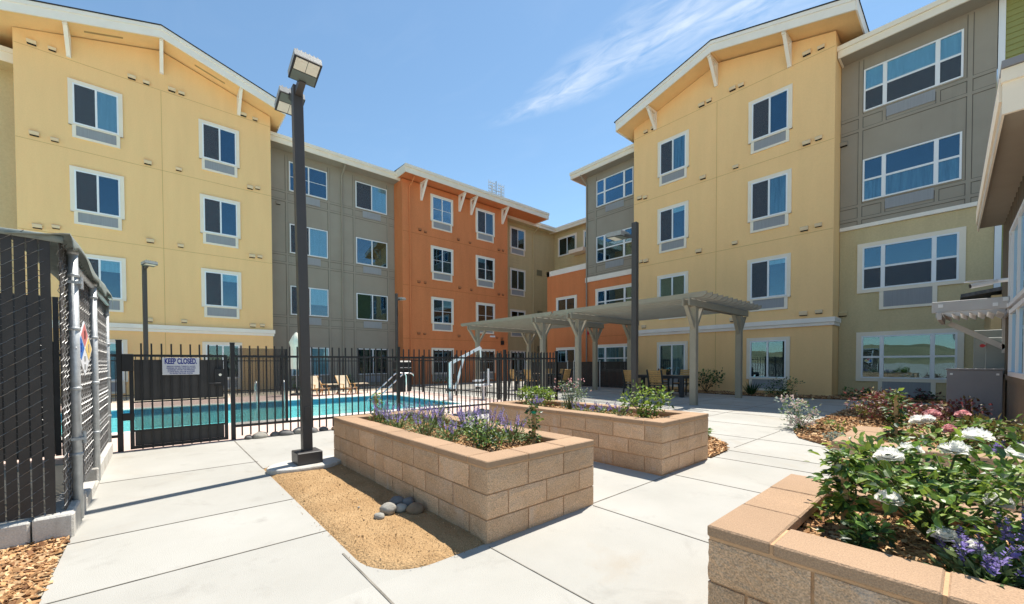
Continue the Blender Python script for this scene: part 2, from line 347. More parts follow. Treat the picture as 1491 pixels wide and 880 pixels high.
# ------------------------------------------------------------------ ground
PX0, PX1, PY0, PY1 = -9.0, 7.05, 9.55, 14.45     # pool
def ground():
    g = MB()
    B = 900
    for x0, y0, x1, y1 in ((-B, -B, B, PY0-.3), (-B, PY1+.3, B, B), (-B, PY0-.3, PX0-.3, PY1+.3), (PX1+.3, PY0-.3, B, PY1+.3)):
        g.add([(x0,y0,-.06),(x1,y0,-.06),(x1,y1,-.06),(x0,y1,-.06)], [(0,1,2,3)])
    struct('terrain', g, 'terrain', 'dry bare earth stretching out around the courtyard', 'ground')
    # paving: one slab sheet with planting-bed cut-outs (corner of the sandy bed rounded)
    c = MB(); z0, z1 = -.05, 0.0
    def slab(x0, y0, x1, y1): c.box(x0, y0, z0, x1, y1, z1)
    def bays(xs, ys):
        for a, b in zip(xs, xs[1:]):
            for d, e in zip(ys, ys[1:]): slab(a, d, b, e)
    bays([-.47, .885, 1.645, 2.79, 4.22, 5.4, 5.95, 7.15, 8.67], [-9, -.3, .66, 2.03])
    bays([-.47, .92], [2.03, 2.92, 3.80, 5.55, 7.33])
    bays([1.66, 2.79, 4.22, 5.4, 7.15, 8.67], [2.03, 3.7, 5.3, 7.33])
    slab(.92, 5.15, 1.66, 7.33)
    bays([8.67, 10.4, 12.3, 14.4, 17.0], [-9, 2.03, 3.7, 5.3, 7.0, 8.9, 10.8, 13, 16, 19.5])
    bays([17.0, 20, 24.7], [8.0, 12, 16, 21.4])
    r = .34
    pts = [(.92, 2.03, z1)]+[(.92+r-r*math.cos(t), 2.03+r-r*math.sin(t), z1) for t in [i*math.pi/2/10 for i in range(11)]]
    c.prism([(p[0], p[1], z1) for p in pts], (0, 0, -.05))
    pav = struct('concrete_paving', c, 'concrete', 'pale concrete walk wrapping the raised block planters', 'pavement')
    j = MB(); w = .0045
    def jx(x, y0, y1, w=.006): j.box(x-w/2, y0, -.001, x+w/2, y1, .004)
    def jy(y, x0, x1, w=.007): j.box(x0, y-w/2, -.001, x1, y+w/2, .0042)
    for y in (-1.2, -.3, .6, 1.2): jy(y, -.47, .94) if y < .6 else None
    for y in (2.92, 3.80): jy(y, -.47, .92)
    jy(5.55, -.47, .94, .004); jy(2.02, -.47, .90) if False else None
    jx(.885, -3, 2.50, .012); jx(.92, 5.15, 7.33, .011); jx(1.645, -3, 1.98)
    jx(2.79, -3, 2.0); jx(4.22, .72, 2.06); jx(5.4, -3, 2.1); jx(5.95, -3, 2.08); jx(7.15, -1, 7.3); jx(8.67, -1, 7.3); jx(10.4, -1, 9); jx(12.3, 2, 19); jx(14.4, 2, 19)
    jy(2.03, 2.83, 4.1); jy(5.3, 5.3, 16.5); jy(3.7, 5.2, 16); jy(2.1, 6.2, 8.3); jy(1.15, 1.65, 5.4) if False else None
    jy(.66, 2.85, 4.05); jy(7.0, 9, 16.5); jy(8.9, 9, 16.5); jy(10.8, 9, 16.5)
    struct('paving_joints', j, 'joint', 'thin dark control joints scored across the concrete walk', 'joint')
    d = MB()
    for x0, y0, x1, y1 in ((-12, 7.33, 8.67, PY0-.3), (-12, PY1+.3, 8.67, 17.2), (PX1+.3, PY0-.3, 8.67, PY1+.3), (-12, PY0-.3, PX0-.3, PY1+.3)):
        d.box(x0, y0, -.06, x1, y1, -.004)
    struct('pool_deck', d, 'pooldeck', 'pinkish pool deck around the swimming pool', 'deck')
    f = MB()
    f.box(-12, 17.2, -.05, 24, 22, -.008)
    struct('rear_planting_strip', f, 'terrain', 'bare soil strip along the foot of the apartment wall', 'ground')
    # sandy bed
    b = MB(); nx, ny = 14, 46; x0, x1, y0, y1 = .92, 1.70, 2.03, 5.15
    vs = []; fs = []
    for iy in range(ny+1):
        for ix in range(nx+1):
            x = x0+(x1-x0)*ix/nx; y = y0+(y1-y0)*iy/ny
            if y < y0+r:                              # rounded corner
                xm = x0+r-math.sqrt(max(0, r*r-(y0+r-y)**2)); x = xm+(x1-xm)*ix/nx
            edge = min(ix/nx*6, iy/ny*30, 1)
            h = .006+edge*(.014+.012*noise.noise((x*3, y*3, 0))+.006*noise.noise((x*14, y*14, 4)))-.012*math.exp(-((x-1.45)**2+(y-2.9)**2)/.02)
            if ix == 0 or iy == 0: h = -.015
            vs.append((x, y, h))
    for iy in range(ny):
        for ix in range(nx): a = iy*(nx+1)+ix; fs.append((a, a+1, a+nx+2, a+nx+1))
    b.add(vs, fs)
    struct('sandy_bed', b, 'dirt', 'bare sandy soil bed beside the lamp post and planter', 'ground', smooth=True)
    # pool basin, tile band, coping
    p = MB(); zf, zw = -1.15, -.13
    p.box(PX0, PY0, zf-.1, PX1, PY1, zf)
    for a in ((PX0-.25, PY0-.25, PX1+.25, PY0), (PX0-.25, PY1, PX1+.25, PY1+.25), (PX0-.25, PY0, PX0, PY1), (PX1, PY0, PX1+.25, PY1)):
        p.box(a[0], a[1], zf-.1, a[2], a[3], -.03)
    for k in range(3): p.box(PX1-.9+.3*k, PY1-2.4, zf, PX1-.6+.3*k, PY1, zf+.3*(k+1)-.05)
    pool = thing('swimming_pool', (0, 12, 0), 'turquoise rectangular swimming pool behind the black iron fence', 'pool')
    p.build('basin', 'plaster', pool)
    t = MB(); th = .006
    t.box(PX0, PY1-th, -.22, PX1, PY1-.0005, -.035); t.box(PX1-th, PY0, -.22, PX1-.0005, PY1-th, -.035); t.box(PX0, PY0+.0005, -.22, PX1-th, PY0+th, -.035)
    t.build('tile_band', 'ptile', pool)
    cp = MB()
    for a in ((PX0-.3, PY0-.3, PX1+.3, PY0+.02), (PX0-.3, PY1-.02, PX1+.3, PY1+.3), (PX1-.02, PY0+.02, PX1+.3, PY1-.02), (PX0-.3, PY0+.02, PX0+.02, PY1-.02)):
        cp.bbox(a[0], a[1], -.029, a[2], a[3], .004, .012)
    cp.build('coping', 'coping', pool)
    w_ = MB(); w_.add([(PX0, PY0, zw), (PX1, PY0, zw), (PX1, PY1, zw), (PX0, PY1, zw)], [(0, 1, 2, 3)])
    w_.build('water', 'water', pool, fix=False)
    # hills far behind the camera (seen mirrored in the windows)
    h = MB(); n = 120; vs = []; fs = []
    for i in range(n+1):
        t_ = R(95+ 240*i/n); hh = 13+20*abs(noise.noise((i*.09, 3, 0)))+7*noise.noise((i*.31, 1, 0))
        for rr, z in ((330, -2), (430, hh*.55), (560, hh), (760, -5)):
            vs.append((rr*math.cos(t_), rr*math.sin(t_), z+ (4*noise.noise((i*.5, rr, 0)) if z > 0 else 0)))
    for i in range(n):
        for k in range(3): a = i*4+k; fs.append((a, a+1, a+5, a+4))
    h.add(vs, fs); struct('hills', h, 'hill', 'dry golden hills on the horizon behind the courtyard', 'hills', smooth=True)
ground()

# ------------------------------------------------------------------ apartment building
EX = 8.0
APT = thing('apartment_building', (18.6, 20.0, 0), 'four storey yellow, grey, orange and olive apartment building around the courtyard', 'building')
def T(k): return 2.12+3.0*(k-1)        # trimmed window head of storey k
def Gh(k): return 2.02+3.0*(k-1)
FL = lambda y: ((0, y, 0), (1, 0, 0), (0, -1, 0))          # facade facing -y : u = x
FR = lambda x: ((x, 0, 0), (0, 1, 0), (-1, 0, 0))          # facade facing -x : u = y
class OneByOne:
    '''each box becomes a part of its own'''
    def __init__(s, name, m, frame): s.name, s.mat, s.frame = name, m, frame
    def box(s, x0, y0, z0, x1, y1, z1):
        b = MB(frame=s.frame); b.box(x0, y0, z0, x1, y1, z1); o = b.build(s.name, s.mat, APT)
        if s.name == 'batten':          # batten's shadow lines painted as dark strips along both edges
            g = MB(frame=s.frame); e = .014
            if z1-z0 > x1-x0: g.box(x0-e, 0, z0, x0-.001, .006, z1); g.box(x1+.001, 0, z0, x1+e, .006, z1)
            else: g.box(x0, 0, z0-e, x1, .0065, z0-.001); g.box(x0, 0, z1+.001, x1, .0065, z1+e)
            g.build('shadow_line_strip', mat('shadow_line_grey', (.115, .105, .09), .9, .05), o)
def walls():
    def w(name, mb, m, label=None): return tag(mb.build(name, m, APT), label)
    # left wing
    m = MB(); y = 20.07
    m.prism([(-3.45, y, -.05), (4.08, y, -.05), (4.08, y, 12.22), (.33, y, 13.27), (-3.45, y, 12.22)], (0, EX, 0)); w('wall', m, 'yellow', 'yellow gabled wall section of the left wing')
    m = MB(); m.box(-14, 21.25, -.05, -3.46, 28, 11.5); w('wall', m, 'olive', 'olive wall section at the far left')
    m = MB(); m.box(4.09, 21.25, -.05, 10.66, 28, 11.5); w('wall', m, 'grey', 'grey panelled wall section of the left wing')
    m = MB(); m.box(10.67, 20.29, -.05, 18.60, 28, 11.5); w('wall', m, 'orange', 'tall orange wall section with cream brackets')
    m = MB(); m.box(18.61, 21.4, -.05, 24.68, 28, 11.5)
    for k in range(int(11.4/.19)):
        z = .02+k*.19; m.box(18.62, 21.375, z+.172, 24.67, 21.405, z+.186)
    w('wall', m, 'olive', 'olive siding wall in the inner corner')
    m = MB(); m.box(24.69, 10, -.05, 33, 28, 11.5)
    for k in range(int(11.4/.19)):
        z = .02+k*.19; m.box(24.67, 13.9, z+.172, 24.70, 21.36, z+.186)
    w('wall', m, 'olive', 'olive wall above the roof deck')
    # right wing
    m = MB(); m.box(18.72, 13.80, -.05, 24.68, 16.80, 6.50); w('wall', m, 'orange', 'low orange wall below the roof deck')
    m = MB(); m.box(18.69, 13.79, 6.50, 18.95, 16.82, 6.80); m.box(18.69, 16.60, 6.50, 24.67, 16.82, 6.80); w('parapet', m, 'white')
    m = MB(); m.box(18.6, 10.36, -.05, 26, 13.78, 5.67); w('wall', m, 'orange', 'orange lower storeys beside the pergola')
    m = MB(); m.box(18.58, 10.36, 5.94, 26, 13.79, 11.5); w('wall', m, 'grey', 'grey upper storeys beside the yellow gable')
    m = MB(); m.box(18.54, 10.36, 5.68, 26, 13.83, 5.935); w('belt_course', m, 'white')
    m = MB(); x = 17.65
    m.prism([(x, 3.02, -.05), (x, 10.35, -.05), (x, 10.35, 12.25), (x, 6.66, 13.27), (x, 3.02, 12.25)], (EX, 0, 0)); w('wall', m, 'yellow', 'yellow gabled wall section of the right wing')
    m = MB(); m.box(18.6, -.36, -.05, 26, 3.01, 5.74); w('wall', m, 'olive', 'olive lower storeys at the right')
    m = MB(); m.box(18.57, -.36, 5.87, 26, 3.01, 11.5); w('wall', m, 'grey', 'grey upper storeys at the right')
    m = MB(); m.box(18.53, -.38, 5.745, 26, 3.01, 5.865); w('belt_course', m, 'white')
    # green lap siding: real overlapping boards
    m = MB(); m.box(18.66, -9, -.05, 26, -.50, 12.2)
    k = 0; z = 0
    while z < 12.1:
        m.prism([(18.66, -9, z), (18.615, -9, z), (18.645, -9, z+.165), (18.66, -9, z+.165)], (0, 8.5, 0)); z += .16
    w('wall', m, 'green', 'green lap siding wall at the right edge')
    m = MB(); m.box(18.56, -.50, -.05, 18.8, -.375, 12); w('corner_board', m, 'vinyl')
    # belt courses of the yellow sections (two stepped bands)
    m = MB()
    m.box(-3.52, 19.97, 2.56, 4.15, 20.3, 2.72); m.box(-3.50, 20.01, 2.45, 4.12, 20.3, 2.555); w('belt_course', m, 'white')
    m = MB()
    m.box(17.55, 2.94, 2.56, 18.56, 10.35, 2.72); m.box(17.59, 2.97, 2.45, 18.56, 10.35, 2.555); w('belt_course', m, 'white')
    # hairline control joints
    m = OneByOne('control_joint', mat('yellow_joint', (.60, .39, .16), .9, .05), FL(20.07))
    for z in (5.70, 8.70, 11.76): m.box(-3.44, 0.0, z, 4.07, .004, z+.014)
    m.box(.29, 0, 2.73, .305, .004, 11.74); m.box(.29, 0, 0, .305, .004, 2.44)
    m.frame = FR(17.65)
    for z in (5.70, 8.70, 11.76): m.box(3.03, 0, z, 10.34, .004, z+.014)
    m.box(6.69, 0, 2.73, 6.705, .004, 11.74); m.box(6.69, 0, 0, 6.705, .004, 2.44)
    m = OneByOne('control_joint', mat('orange_joint', (.40, .13, .035), .9, .05), FL(20.29))
    for z in (2.62, 5.62, 8.62): m.box(10.68, 0, z, 18.59, .004, z+.014)
    m.frame = FR(18.6); m.box(10.4, 0, 2.62, 13.77, .004, 2.634)
    # battens of the grey panelled sections
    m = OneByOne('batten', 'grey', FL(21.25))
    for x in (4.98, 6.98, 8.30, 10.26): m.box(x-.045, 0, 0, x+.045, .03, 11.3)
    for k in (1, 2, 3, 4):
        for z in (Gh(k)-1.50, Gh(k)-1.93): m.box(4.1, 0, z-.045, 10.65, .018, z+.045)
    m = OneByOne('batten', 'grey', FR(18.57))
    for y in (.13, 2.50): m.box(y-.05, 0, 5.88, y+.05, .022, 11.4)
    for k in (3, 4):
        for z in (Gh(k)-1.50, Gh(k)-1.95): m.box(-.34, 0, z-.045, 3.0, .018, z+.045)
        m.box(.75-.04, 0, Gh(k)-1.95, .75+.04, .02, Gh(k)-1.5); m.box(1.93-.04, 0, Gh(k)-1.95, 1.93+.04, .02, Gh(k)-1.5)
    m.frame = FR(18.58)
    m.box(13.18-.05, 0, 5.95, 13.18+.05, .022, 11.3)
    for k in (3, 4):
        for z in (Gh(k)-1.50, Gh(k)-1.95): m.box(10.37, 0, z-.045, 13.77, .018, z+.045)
walls()

def roofs():
    P = lambda n, mb, m, l=None: tag(mb.build(n, m, APT), l)
    # gables: fascia board, soffit, shingle top ; local profile along u, thickness up
    def gable(org, frame, u0, um, u1, zp, sl, out, back):
        zf = lambda u: zp-abs(u-um)*sl
        f = MB(frame=frame)                      # fascia (front), stepped with a crown strip
        for a, b in ((u0, um), (um, u1)):
            f.prism([(a, out, zf(a)-.40), (b, out, zf(b)-.40), (b, out, zf(b)), (a, out, zf(a))], (0, -.05, 0))
            f.prism([(a, out+.03, zf(a)-.12), (b, out+.03, zf(b)-.12), (b, out+.03, zf(b)+.005), (a, out+.03, zf(a)+.005)], (0, -.028, 0))
        for u, s in ((u0, -1), (u1, 1)):         # side eave fascia
            f.prism([(u, out-.051, zf(u)-.40), (u, -back, zf(u)-.40), (u, -back, zf(u)), (u, out-.051, zf(u))], (s*.04, 0, 0))
        P('fascia', f, 'white')
        s = MB(frame=frame)
        for a, b in ((u0, um), (um, u1)):
            s.prism([(a, out-.052, zf(a)-.34), (b, out-.052, zf(b)-.34), (b, out-.052, zf(b)-.30), (a, out-.052, zf(a)-.30)], (0, -back-out, 0))
        P('soffit', s, 'yellow')
        t = MB(frame=frame)
        for a, b, e in ((u0, um, -1), (um, u1, 1)):
            a2, b2 = (a-.06, b) if e < 0 else (a, b+.06)
            t.prism([(a2, out+.05, zf(a2)+.008), (b2, out+.05, zf(b2)+.008), (b2, out+.05, zf(b2)+.045), (a2, out+.05, zf(a2)+.045)], (0, -back-out, 0))
        P('roof', t, 'shingle')
    gable(None, FL(20.07), -4.15, .33, 4.50, 13.66, .285, .87, 8)
    for a, b in ((-1.75, -.75), (1.35, 2.35)):
        m = MB(frame=FL(20.07)); zf = lambda u: 13.66-abs(u-.33)*.285-.345
        m.prism([(a, .30, zf(a)), (b, .30, zf(b)), (b, .30, zf(b)+.004), (a, .30, zf(a)+.004)], (0, .09, 0)); P('soffit_vent', m, mat('soffit_vent_tan', (.42, .28, .13), .8, .1))
    gable(None, FR(17.65), 2.42, 6.60, 10.78, 13.66, .285, .87, 8)
    def flat(frame, u0, u1, zb, zt, out, back=2.0, ends=True, soff='grey', top=None):
        f = MB(frame=frame)
        f.box(u0, out-.05, zb, u1, out, zt-.15); f.box(u0-.02, out-.03, zt-.148, u1+.02, out+.05, zt)     # fascia + gutter
        if ends:
            f.box(u0-.0, -back, zb, u0+.05, out-.051, zt-.02); f.box(u1-.05, -back, zb, u1, out-.051, zt-.02)
        P('fascia', f, 'trim')
        s = MB(frame=frame); s.box(u0+.051, -back, zb+.04, u1-.051, out-.051, zb+.08); P('soffit', s, soff)
        t = MB(frame=frame); t.prism([(u0+.01, out-.03, zt+.003), (u0+.01, -back-3, zt+.25), (u0+.01, -back-3, zt-.05), (u0+.01, out-.03, zt-.02)], (u1-u0-.02, 0, 0)); P('roof', t, 'shingle')
    flat(FL(21.25), -14, -3.47, 11.25, 11.70, .75, soff='olive')
    flat(FL(21.25), 4.1, 10.80, 11.42, 11.80, .75)
    flat(FL(20.29), 10.45, 21.9, 11.52, 11.95, .79, soff='orange')
    flat(FL(21.4), 18.9, 24.1, 11.38, 11.72, .60, soff='olive')
    flat(FR(24.69), 13.3, 21.5, 11.38, 11.72, .55, soff='olive')
    flat(FR(18.58), 10.37, 14.40, 11.42, 11.78, .62)
    flat(FR(18.57), -3.0, 3.0, 11.42, 11.80, .70)
    # brackets
    def bracket(frame, u, zb, zt, out):
        b = MB(frame=frame); w = .06
        b.box(u-w, .002, zb, u+w, .09, zt)
        b.prism([(u-w+.006, .09, zb+.02), (u-w+.006, .09, zb+.26), (u-w+.006, out-.16, zt-.005), (u-w+.006, out, zt-.005)], (2*w-.012, 0, 0))
        b.box(u-w, .09, zt-.1, u+w, out-.02, zt)
        P('bracket', b, 'white')
    for u, zb in ((-2.17, 11.83), (.33, 12.39), (2.87, 11.80)): bracket(FL(20.07), u, zb, 13.66-abs(u-.33)*.285-.35, .80)
    for u, zb in ((9.28, 11.76), (6.72, 12.36), (4.28, 11.74)): bracket(FR(17.65), u, zb, 13.66-abs(u-6.6)*.285-.35, .80)
    for u in (11.87, 14.56, 15.46, 18.10): bracket(FL(20.29), u, 10.56, 11.55, .70)
    # downspouts
    def spout(frame, u, zt, m, out=.6):
        d = MB(frame=frame); d.tube([(u, out, zt), (u, out, zt-.06), (u, .06, zt-.42), (u, .06, zt-.7), (u, .06, .1)], .04, 8); P('downspout', d, m)
    spout(FL(21.25), 7.64, 11.45, 'grey'); spout(FL(20.29), 11.12, 11.55, 'orange'); spout(FL(21.4), 22.2, 11.40, 'olive'); spout(FR(18.58), 13.72, 11.45, 'grey')
    # roof gear
    d = MB(); d.box(23.0, 23.2, 11.7, 24.2, 24.4, 13.05, 0); d.box(22.9, 23.1, 13.05, 24.3, 24.5, 13.2, 0); P('roof_hatch', d, 'trim')
    # roof-deck canopy and its fan
    d = MB(); d.box(23.9, 18.0, 9.35, 24.68, 19.35, 9.62); P('deck_canopy', d, 'trim')
roofs()

def windows():
    r2 = random.Random(3)
    def bugscreens(win, frame, spans):
        for a, b, z0, z1 in spans:
            m = MB(frame=frame); m.box(a, .044, z0, b, .047, z1); m.build('insect_screen', 'bug', win)
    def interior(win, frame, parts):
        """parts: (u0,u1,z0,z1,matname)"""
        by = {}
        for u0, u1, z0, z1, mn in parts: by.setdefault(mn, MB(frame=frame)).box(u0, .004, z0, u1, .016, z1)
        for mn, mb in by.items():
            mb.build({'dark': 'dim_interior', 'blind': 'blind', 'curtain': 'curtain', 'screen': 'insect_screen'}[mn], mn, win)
    def slider(frame, u0, u1, zt, H, left, right, trim='trim', tw=.115, ac=None, grid=False, flip=False, kind='vinyl'):
        """two-sash sliding window ; left/right = interior look. u grows to the viewer's right unless flip"""
        t = MB(frame=frame); zb = zt-H
        if trim:
            t.box(u0, 0, zt-tw, u1, .055, zt); t.box(u0, 0, zb, u0+tw, .05, zt-tw); t.box(u1-tw, 0, zb, u1, .05, zt-tw)
            t.box(u0+.0, 0, zb, u1, .058, zb+.05)
            iu0, iu1, iz0, iz1 = u0+tw, u1-tw, zb+.055, zt-tw
        else: iu0, iu1, iz0, iz1 = u0, u1, zb, zt
        if ac == 'trim':
            a0, a1, az = u0+.085, u1-.085, zb-.42
            t.box(a0, 0, az, a1, .048, az+.075); t.box(a0, 0, az+.075, a0+.1, .045, zb); t.box(a1-.1, 0, az+.075, a1, .045, zb)
        v = MB(frame=frame); fw = .045
        v.box(iu0, 0, iz0, iu0+fw, .06, iz1); v.box(iu1-fw, 0, iz0, iu1, .06, iz1); v.box(iu0+fw, 0, iz1-fw, iu1-fw, .06, iz1); v.box(iu0+fw, 0, iz0, iu1-fw, .06, iz0+fw)
        um = (iu0+iu1)/2; v.box(um-.028, .0, iz0+fw, um+.028, .052, iz1-fw)
        if grid:
            zm = (iz0+iz1)/2-.02; v.box(iu0+fw, .035, zm, um-.028, .046, zm+.022); v.box(um+.028, .035, zm, iu1-fw, .046, zm+.022)
        if trim:
            win = t.build('window', trim, APT); v.build('frame', kind, win)
        else: win = v.build('window', kind, APT)
        g = MB(frame=frame); g.box(iu0+fw, .026, iz0+fw, um-.028, .030, iz1-fw); g.box(um+.028, .030, iz0+fw, iu1-fw, .034, iz1-fw); g.build('pane', 'pane', win)
        L, Rr = (right, left) if flip else (left, right)
        parts = []; spans = []
        for (a, b, look) in ((iu0+fw, um-.028, L), (um+.028, iu1-fw, Rr)):
            if look == 'screen': spans.append((a, b, iz0+fw, iz1-fw)); look = 'dark'
            if look == 'blind+': spans.append((a, b, iz0+fw, iz1-fw)); look = 'blind'
            if isinstance(look, tuple):                 # blind drawn to a fraction from the top
                mn, fr = look; zc = iz1-fw-(iz1-iz0-2*fw)*fr
                parts += [(a, b, zc, iz1-fw, mn), (a, b, iz0+fw, zc, 'dark')]
            else: parts.append((a, b, iz0+fw, iz1-fw, look))
        interior(win, frame, parts); bugscreens(win, frame, spans)
        if ac == 'trim':
            c = MB(frame=frame); c.box(a0+.1, 0, az+.075, a1-.1, .02, zb)
            for i in range(26):
                u = a0+.1+(a1-a0-.2)*(i+.5)/26; c.box(u-.008, .02, az+.085, u+.008, .032, zb-.012)
            c.build('air_conditioner_grille', 'acgrey', win)
        elif ac:
            b0, b1, bz0, bz1 = ac; c = MB(frame=frame); c.box(b0, 0, bz0, b1, .035, bz1)
            c.box(b0-.02, 0, bz0-.02, b1+.02, .03, bz0); c.box(b0-.02, 0, bz1, b1+.02, .03, bz1+.02); c.box(b0-.02, 0, bz0, b0, .03, bz1); c.box(b1, 0, bz0, b1+.02, .03, bz1)
            for i in range(24):
                u = b0+(b1-b0)*(i+.5)/24; c.box(u-.008, .035, bz0+.012, u+.008, .045, bz1-.012)
            c.build('air_conditioner_grille', 'acgrey', win)
        return win
    looks = {('La', 4): ('blind+', 'blind'), ('La', 3): ('screen', ('blind', .0)), ('La', 2): ('screen', ('blind', .3)), ('La', 1): ('blind', 'blind'),
             ('Lb', 4): ('screen', 'dark'), ('Lb', 3): ('screen', 'dark'), ('Lb', 2): ('screen', ('blind', .22)), ('Lb', 1): ('dark', 'dark')}
    for n, u0 in (('La', -2.215), ('Lb', 1.465)):
        for k in (1, 2, 3, 4): slider(FL(20.07), u0, u0+1.405, T(k), 1.57, *looks[(n, k)], ac='trim')
    looks = {('Ra', 4): ('screen', ('curtain', 1)), ('Ra', 3): ('screen', ('blind', .15)), ('Ra', 2): ('dark', 'dark'), ('Ra', 1): ('dark', 'curtain'),
             ('Rb', 4): ('screen', 'dark'), ('Rb', 3): ('screen', 'curtain'), ('Rb', 2): ('screen', ('blind', .12)), ('Rb', 1): ('dark', 'dark')}
    for n, u0 in (('Ra', 7.79), ('Rb', 4.187)):
        for k in (1, 2, 3, 4): slider(FR(17.65), u0, u0+1.37, T(k), 1.57, *looks[(n, k)], ac='trim', flip=True)
    gl = {(0, 4): ('dark', 'dark'), (0, 3): ('screen', 'blind'), (0, 2): ('screen', ('blind', .6)), (0, 1): ('blind', 'blind'),
          (1, 4): ('screen', 'blind'), (1, 3): ('dark', 'dark'), (1, 2): ('dark', 'dark'), (1, 1): ('dark', 'dark')}
    for i, u0 in enumerate((5.10, 8.39)):
        for k in (1, 2, 3, 4):
            slider(FL(21.25), u0, u0+1.80, Gh(k), 1.41, *gl[(i, k)], trim=None, ac=(u0+.42, u0+1.42, Gh(k)-1.83, Gh(k)-1.52), grid=(i == 0 and k == 4))
    ol = {(0, 2): ('dark', ('blind', .3)), (1, 3): (('blind', .2), 'dark'), (1, 1): ('curtain', 'dark'), (0, 4): ('dark', 'dark'), (1, 4): ('screen', 'blind')}
    for i, u0 in enumerate((12.49, 15.825)):
        for k in (1, 2, 3, 4):
            a, b = ol.get((i, k), ('dark', 'dark')); slider(FL(20.29), u0, u0+1.585, T(k), 1.57, a, b, ac='trim', grid=not (i == 1 and k == 4))
    for k in (1, 2, 3, 4): slider(FL(21.385), 19.78, 21.38, T(k), 1.57, 'screen' if k > 3 else 'dark', ('curtain', .6) if k == 4 else 'dark', ac='trim')
    slider(FR(24.67), 19.15, 20.98, 11.06, 1.5, 'dark', 'dark', flip=True); slider(FR(24.67), 17.3, 18.55, 11.06, 1.5, 'dark', 'dark', flip=True)
    for k in (1, 2): slider(FR(18.72), 14.52, 16.06, T(k), 1.5, 'dark', 'dark', flip=True)
    def triple(frame, u0, u1, zt, H, trim, looks_, ac=None, tw=.13):
        t = MB(frame=frame); zb = zt-H
        if trim:
            t.box(u0, 0, zt-tw, u1, .055, zt); t.box(u0, 0, zb, u0+tw, .05, zt-tw); t.box(u1-tw, 0, zb, u1, .05, zt-tw); t.box(u0+tw, 0, zb, u1-tw, .05, zb+tw*.8)
            iu0, iu1, iz0, iz1 = u0+tw, u1-tw, zb+tw*.8, zt-tw
        else: iu0, iu1, iz0, iz1 = u0, u1, zb, zt
        w = iu1-iu0; f = .045
        a0, a1 = iu0+w*.245, iu0+w*.755
        if trim and ac:
            t.box(a0-.1, 0, zb-.52, a0, .045, zb); t.box(a1, 0, zb-.52, a1+.1, .045, zb); t.box(a0-.1, 0, zb-.60, a1+.1, .047, zb-.52)
        v = MB(frame=frame)
        v.box(iu0, 0, iz0, iu0+f, .06, iz1); v.box(iu1-f, 0, iz0, iu1, .06, iz1); v.box(iu0+f, 0, iz1-f, iu1-f, .06, iz1); v.box(iu0+f, 0, iz0, iu1-f, .06, iz0+f)
        c1, c2 = iu0+w*.235, iu0+w*.765
        zm = (iz0+iz1)/2
        for c in (c1, c2): v.box(c-.05, 0, iz0+f, c+.05, .058, iz1-f)
        for a, b in ((iu0+f, c1-.05), (c1+.05, c2-.05), (c2+.05, iu1-f)): v.box(a, 0, zm-.03, b, .054, zm+.03)
        if trim: win = t.build('window', 'trim', APT); v.build('frame', 'vinyl', win)
        else: win = v.build('window', 'vinyl', APT)
        g = MB(frame=frame); parts = []; sc_ = []
        for i, (a, b) in enumerate(((iu0+f, c1-.05), (c1+.05, c2-.05), (c2+.05, iu1-f))):
            for up in (0, 1):
                z0, z1 = (iz0+f, zm-.03) if not up else (zm+.03, iz1-f)
                g.box(a, .026, z0, b, .031, z1); lk = looks_[up]
                if lk in ('screen', 'blind+'):
                    m = MB(frame=frame); m.box(a, .042, z0, b, .045, z1); sc_.append(m); lk = 'dark' if lk == 'screen' else 'blind'
                parts.append((a, b, z0, z1, lk))
        g.build('pane', 'pane', win); interior(win, frame, parts)
        for m in sc_: m.build('insect_screen', 'bug', win)
        if ac:
            c = MB(frame=frame)
            if trim: c.box(a0, 0, zb-.52, a1, .025, zb)
            else:
                c.box(a0+.02, 0, zb-.40, a1-.02, .03, zb-.06)
            n = 34
            for i in range(n):
                u = a0+.03+(a1-a0-.06)*(i+.5)/n; c.box(u-.007, .025, (zb-.505 if trim else zb-.39), u+.007, .04, (zb-.015 if trim else zb-.07))
            c.build('air_conditioner_grille', 'acgrey', win)
    triple(FR(18.57), .26, 2.43, Gh(4), 1.40, False, ('blind+', 'blind'), ac=True)
    triple(FR(18.57), .26, 2.43, Gh(3), 1.40, False, ('curtain', 'dark'), ac=True)
    triple(FR(18.6), .15, 2.54, T(2)+.08, 1.67, True, ('screen', 'dark'), ac=True)
    triple(FR(18.6), .15, 2.54, T(1)+.08, 1.66, True, ('dark', 'dark'), ac=True)
    triple(FR(18.58), 10.9, 13.08, Gh(4), 1.40, False, ('dark', 'dark'), ac=True)
    triple(FR(18.58), 10.9, 13.08, Gh(3), 1.40, False, ('dark', 'dark'), ac=True)
    triple(FR(18.6), 10.75, 13.16, T(2)+.1, 1.45, True, ('dark', 'dark'))
    triple(FR(18.6), 10.75, 13.16, T(1)+.06, 1.45, True, ('curtain', 'curtain'))
windows()

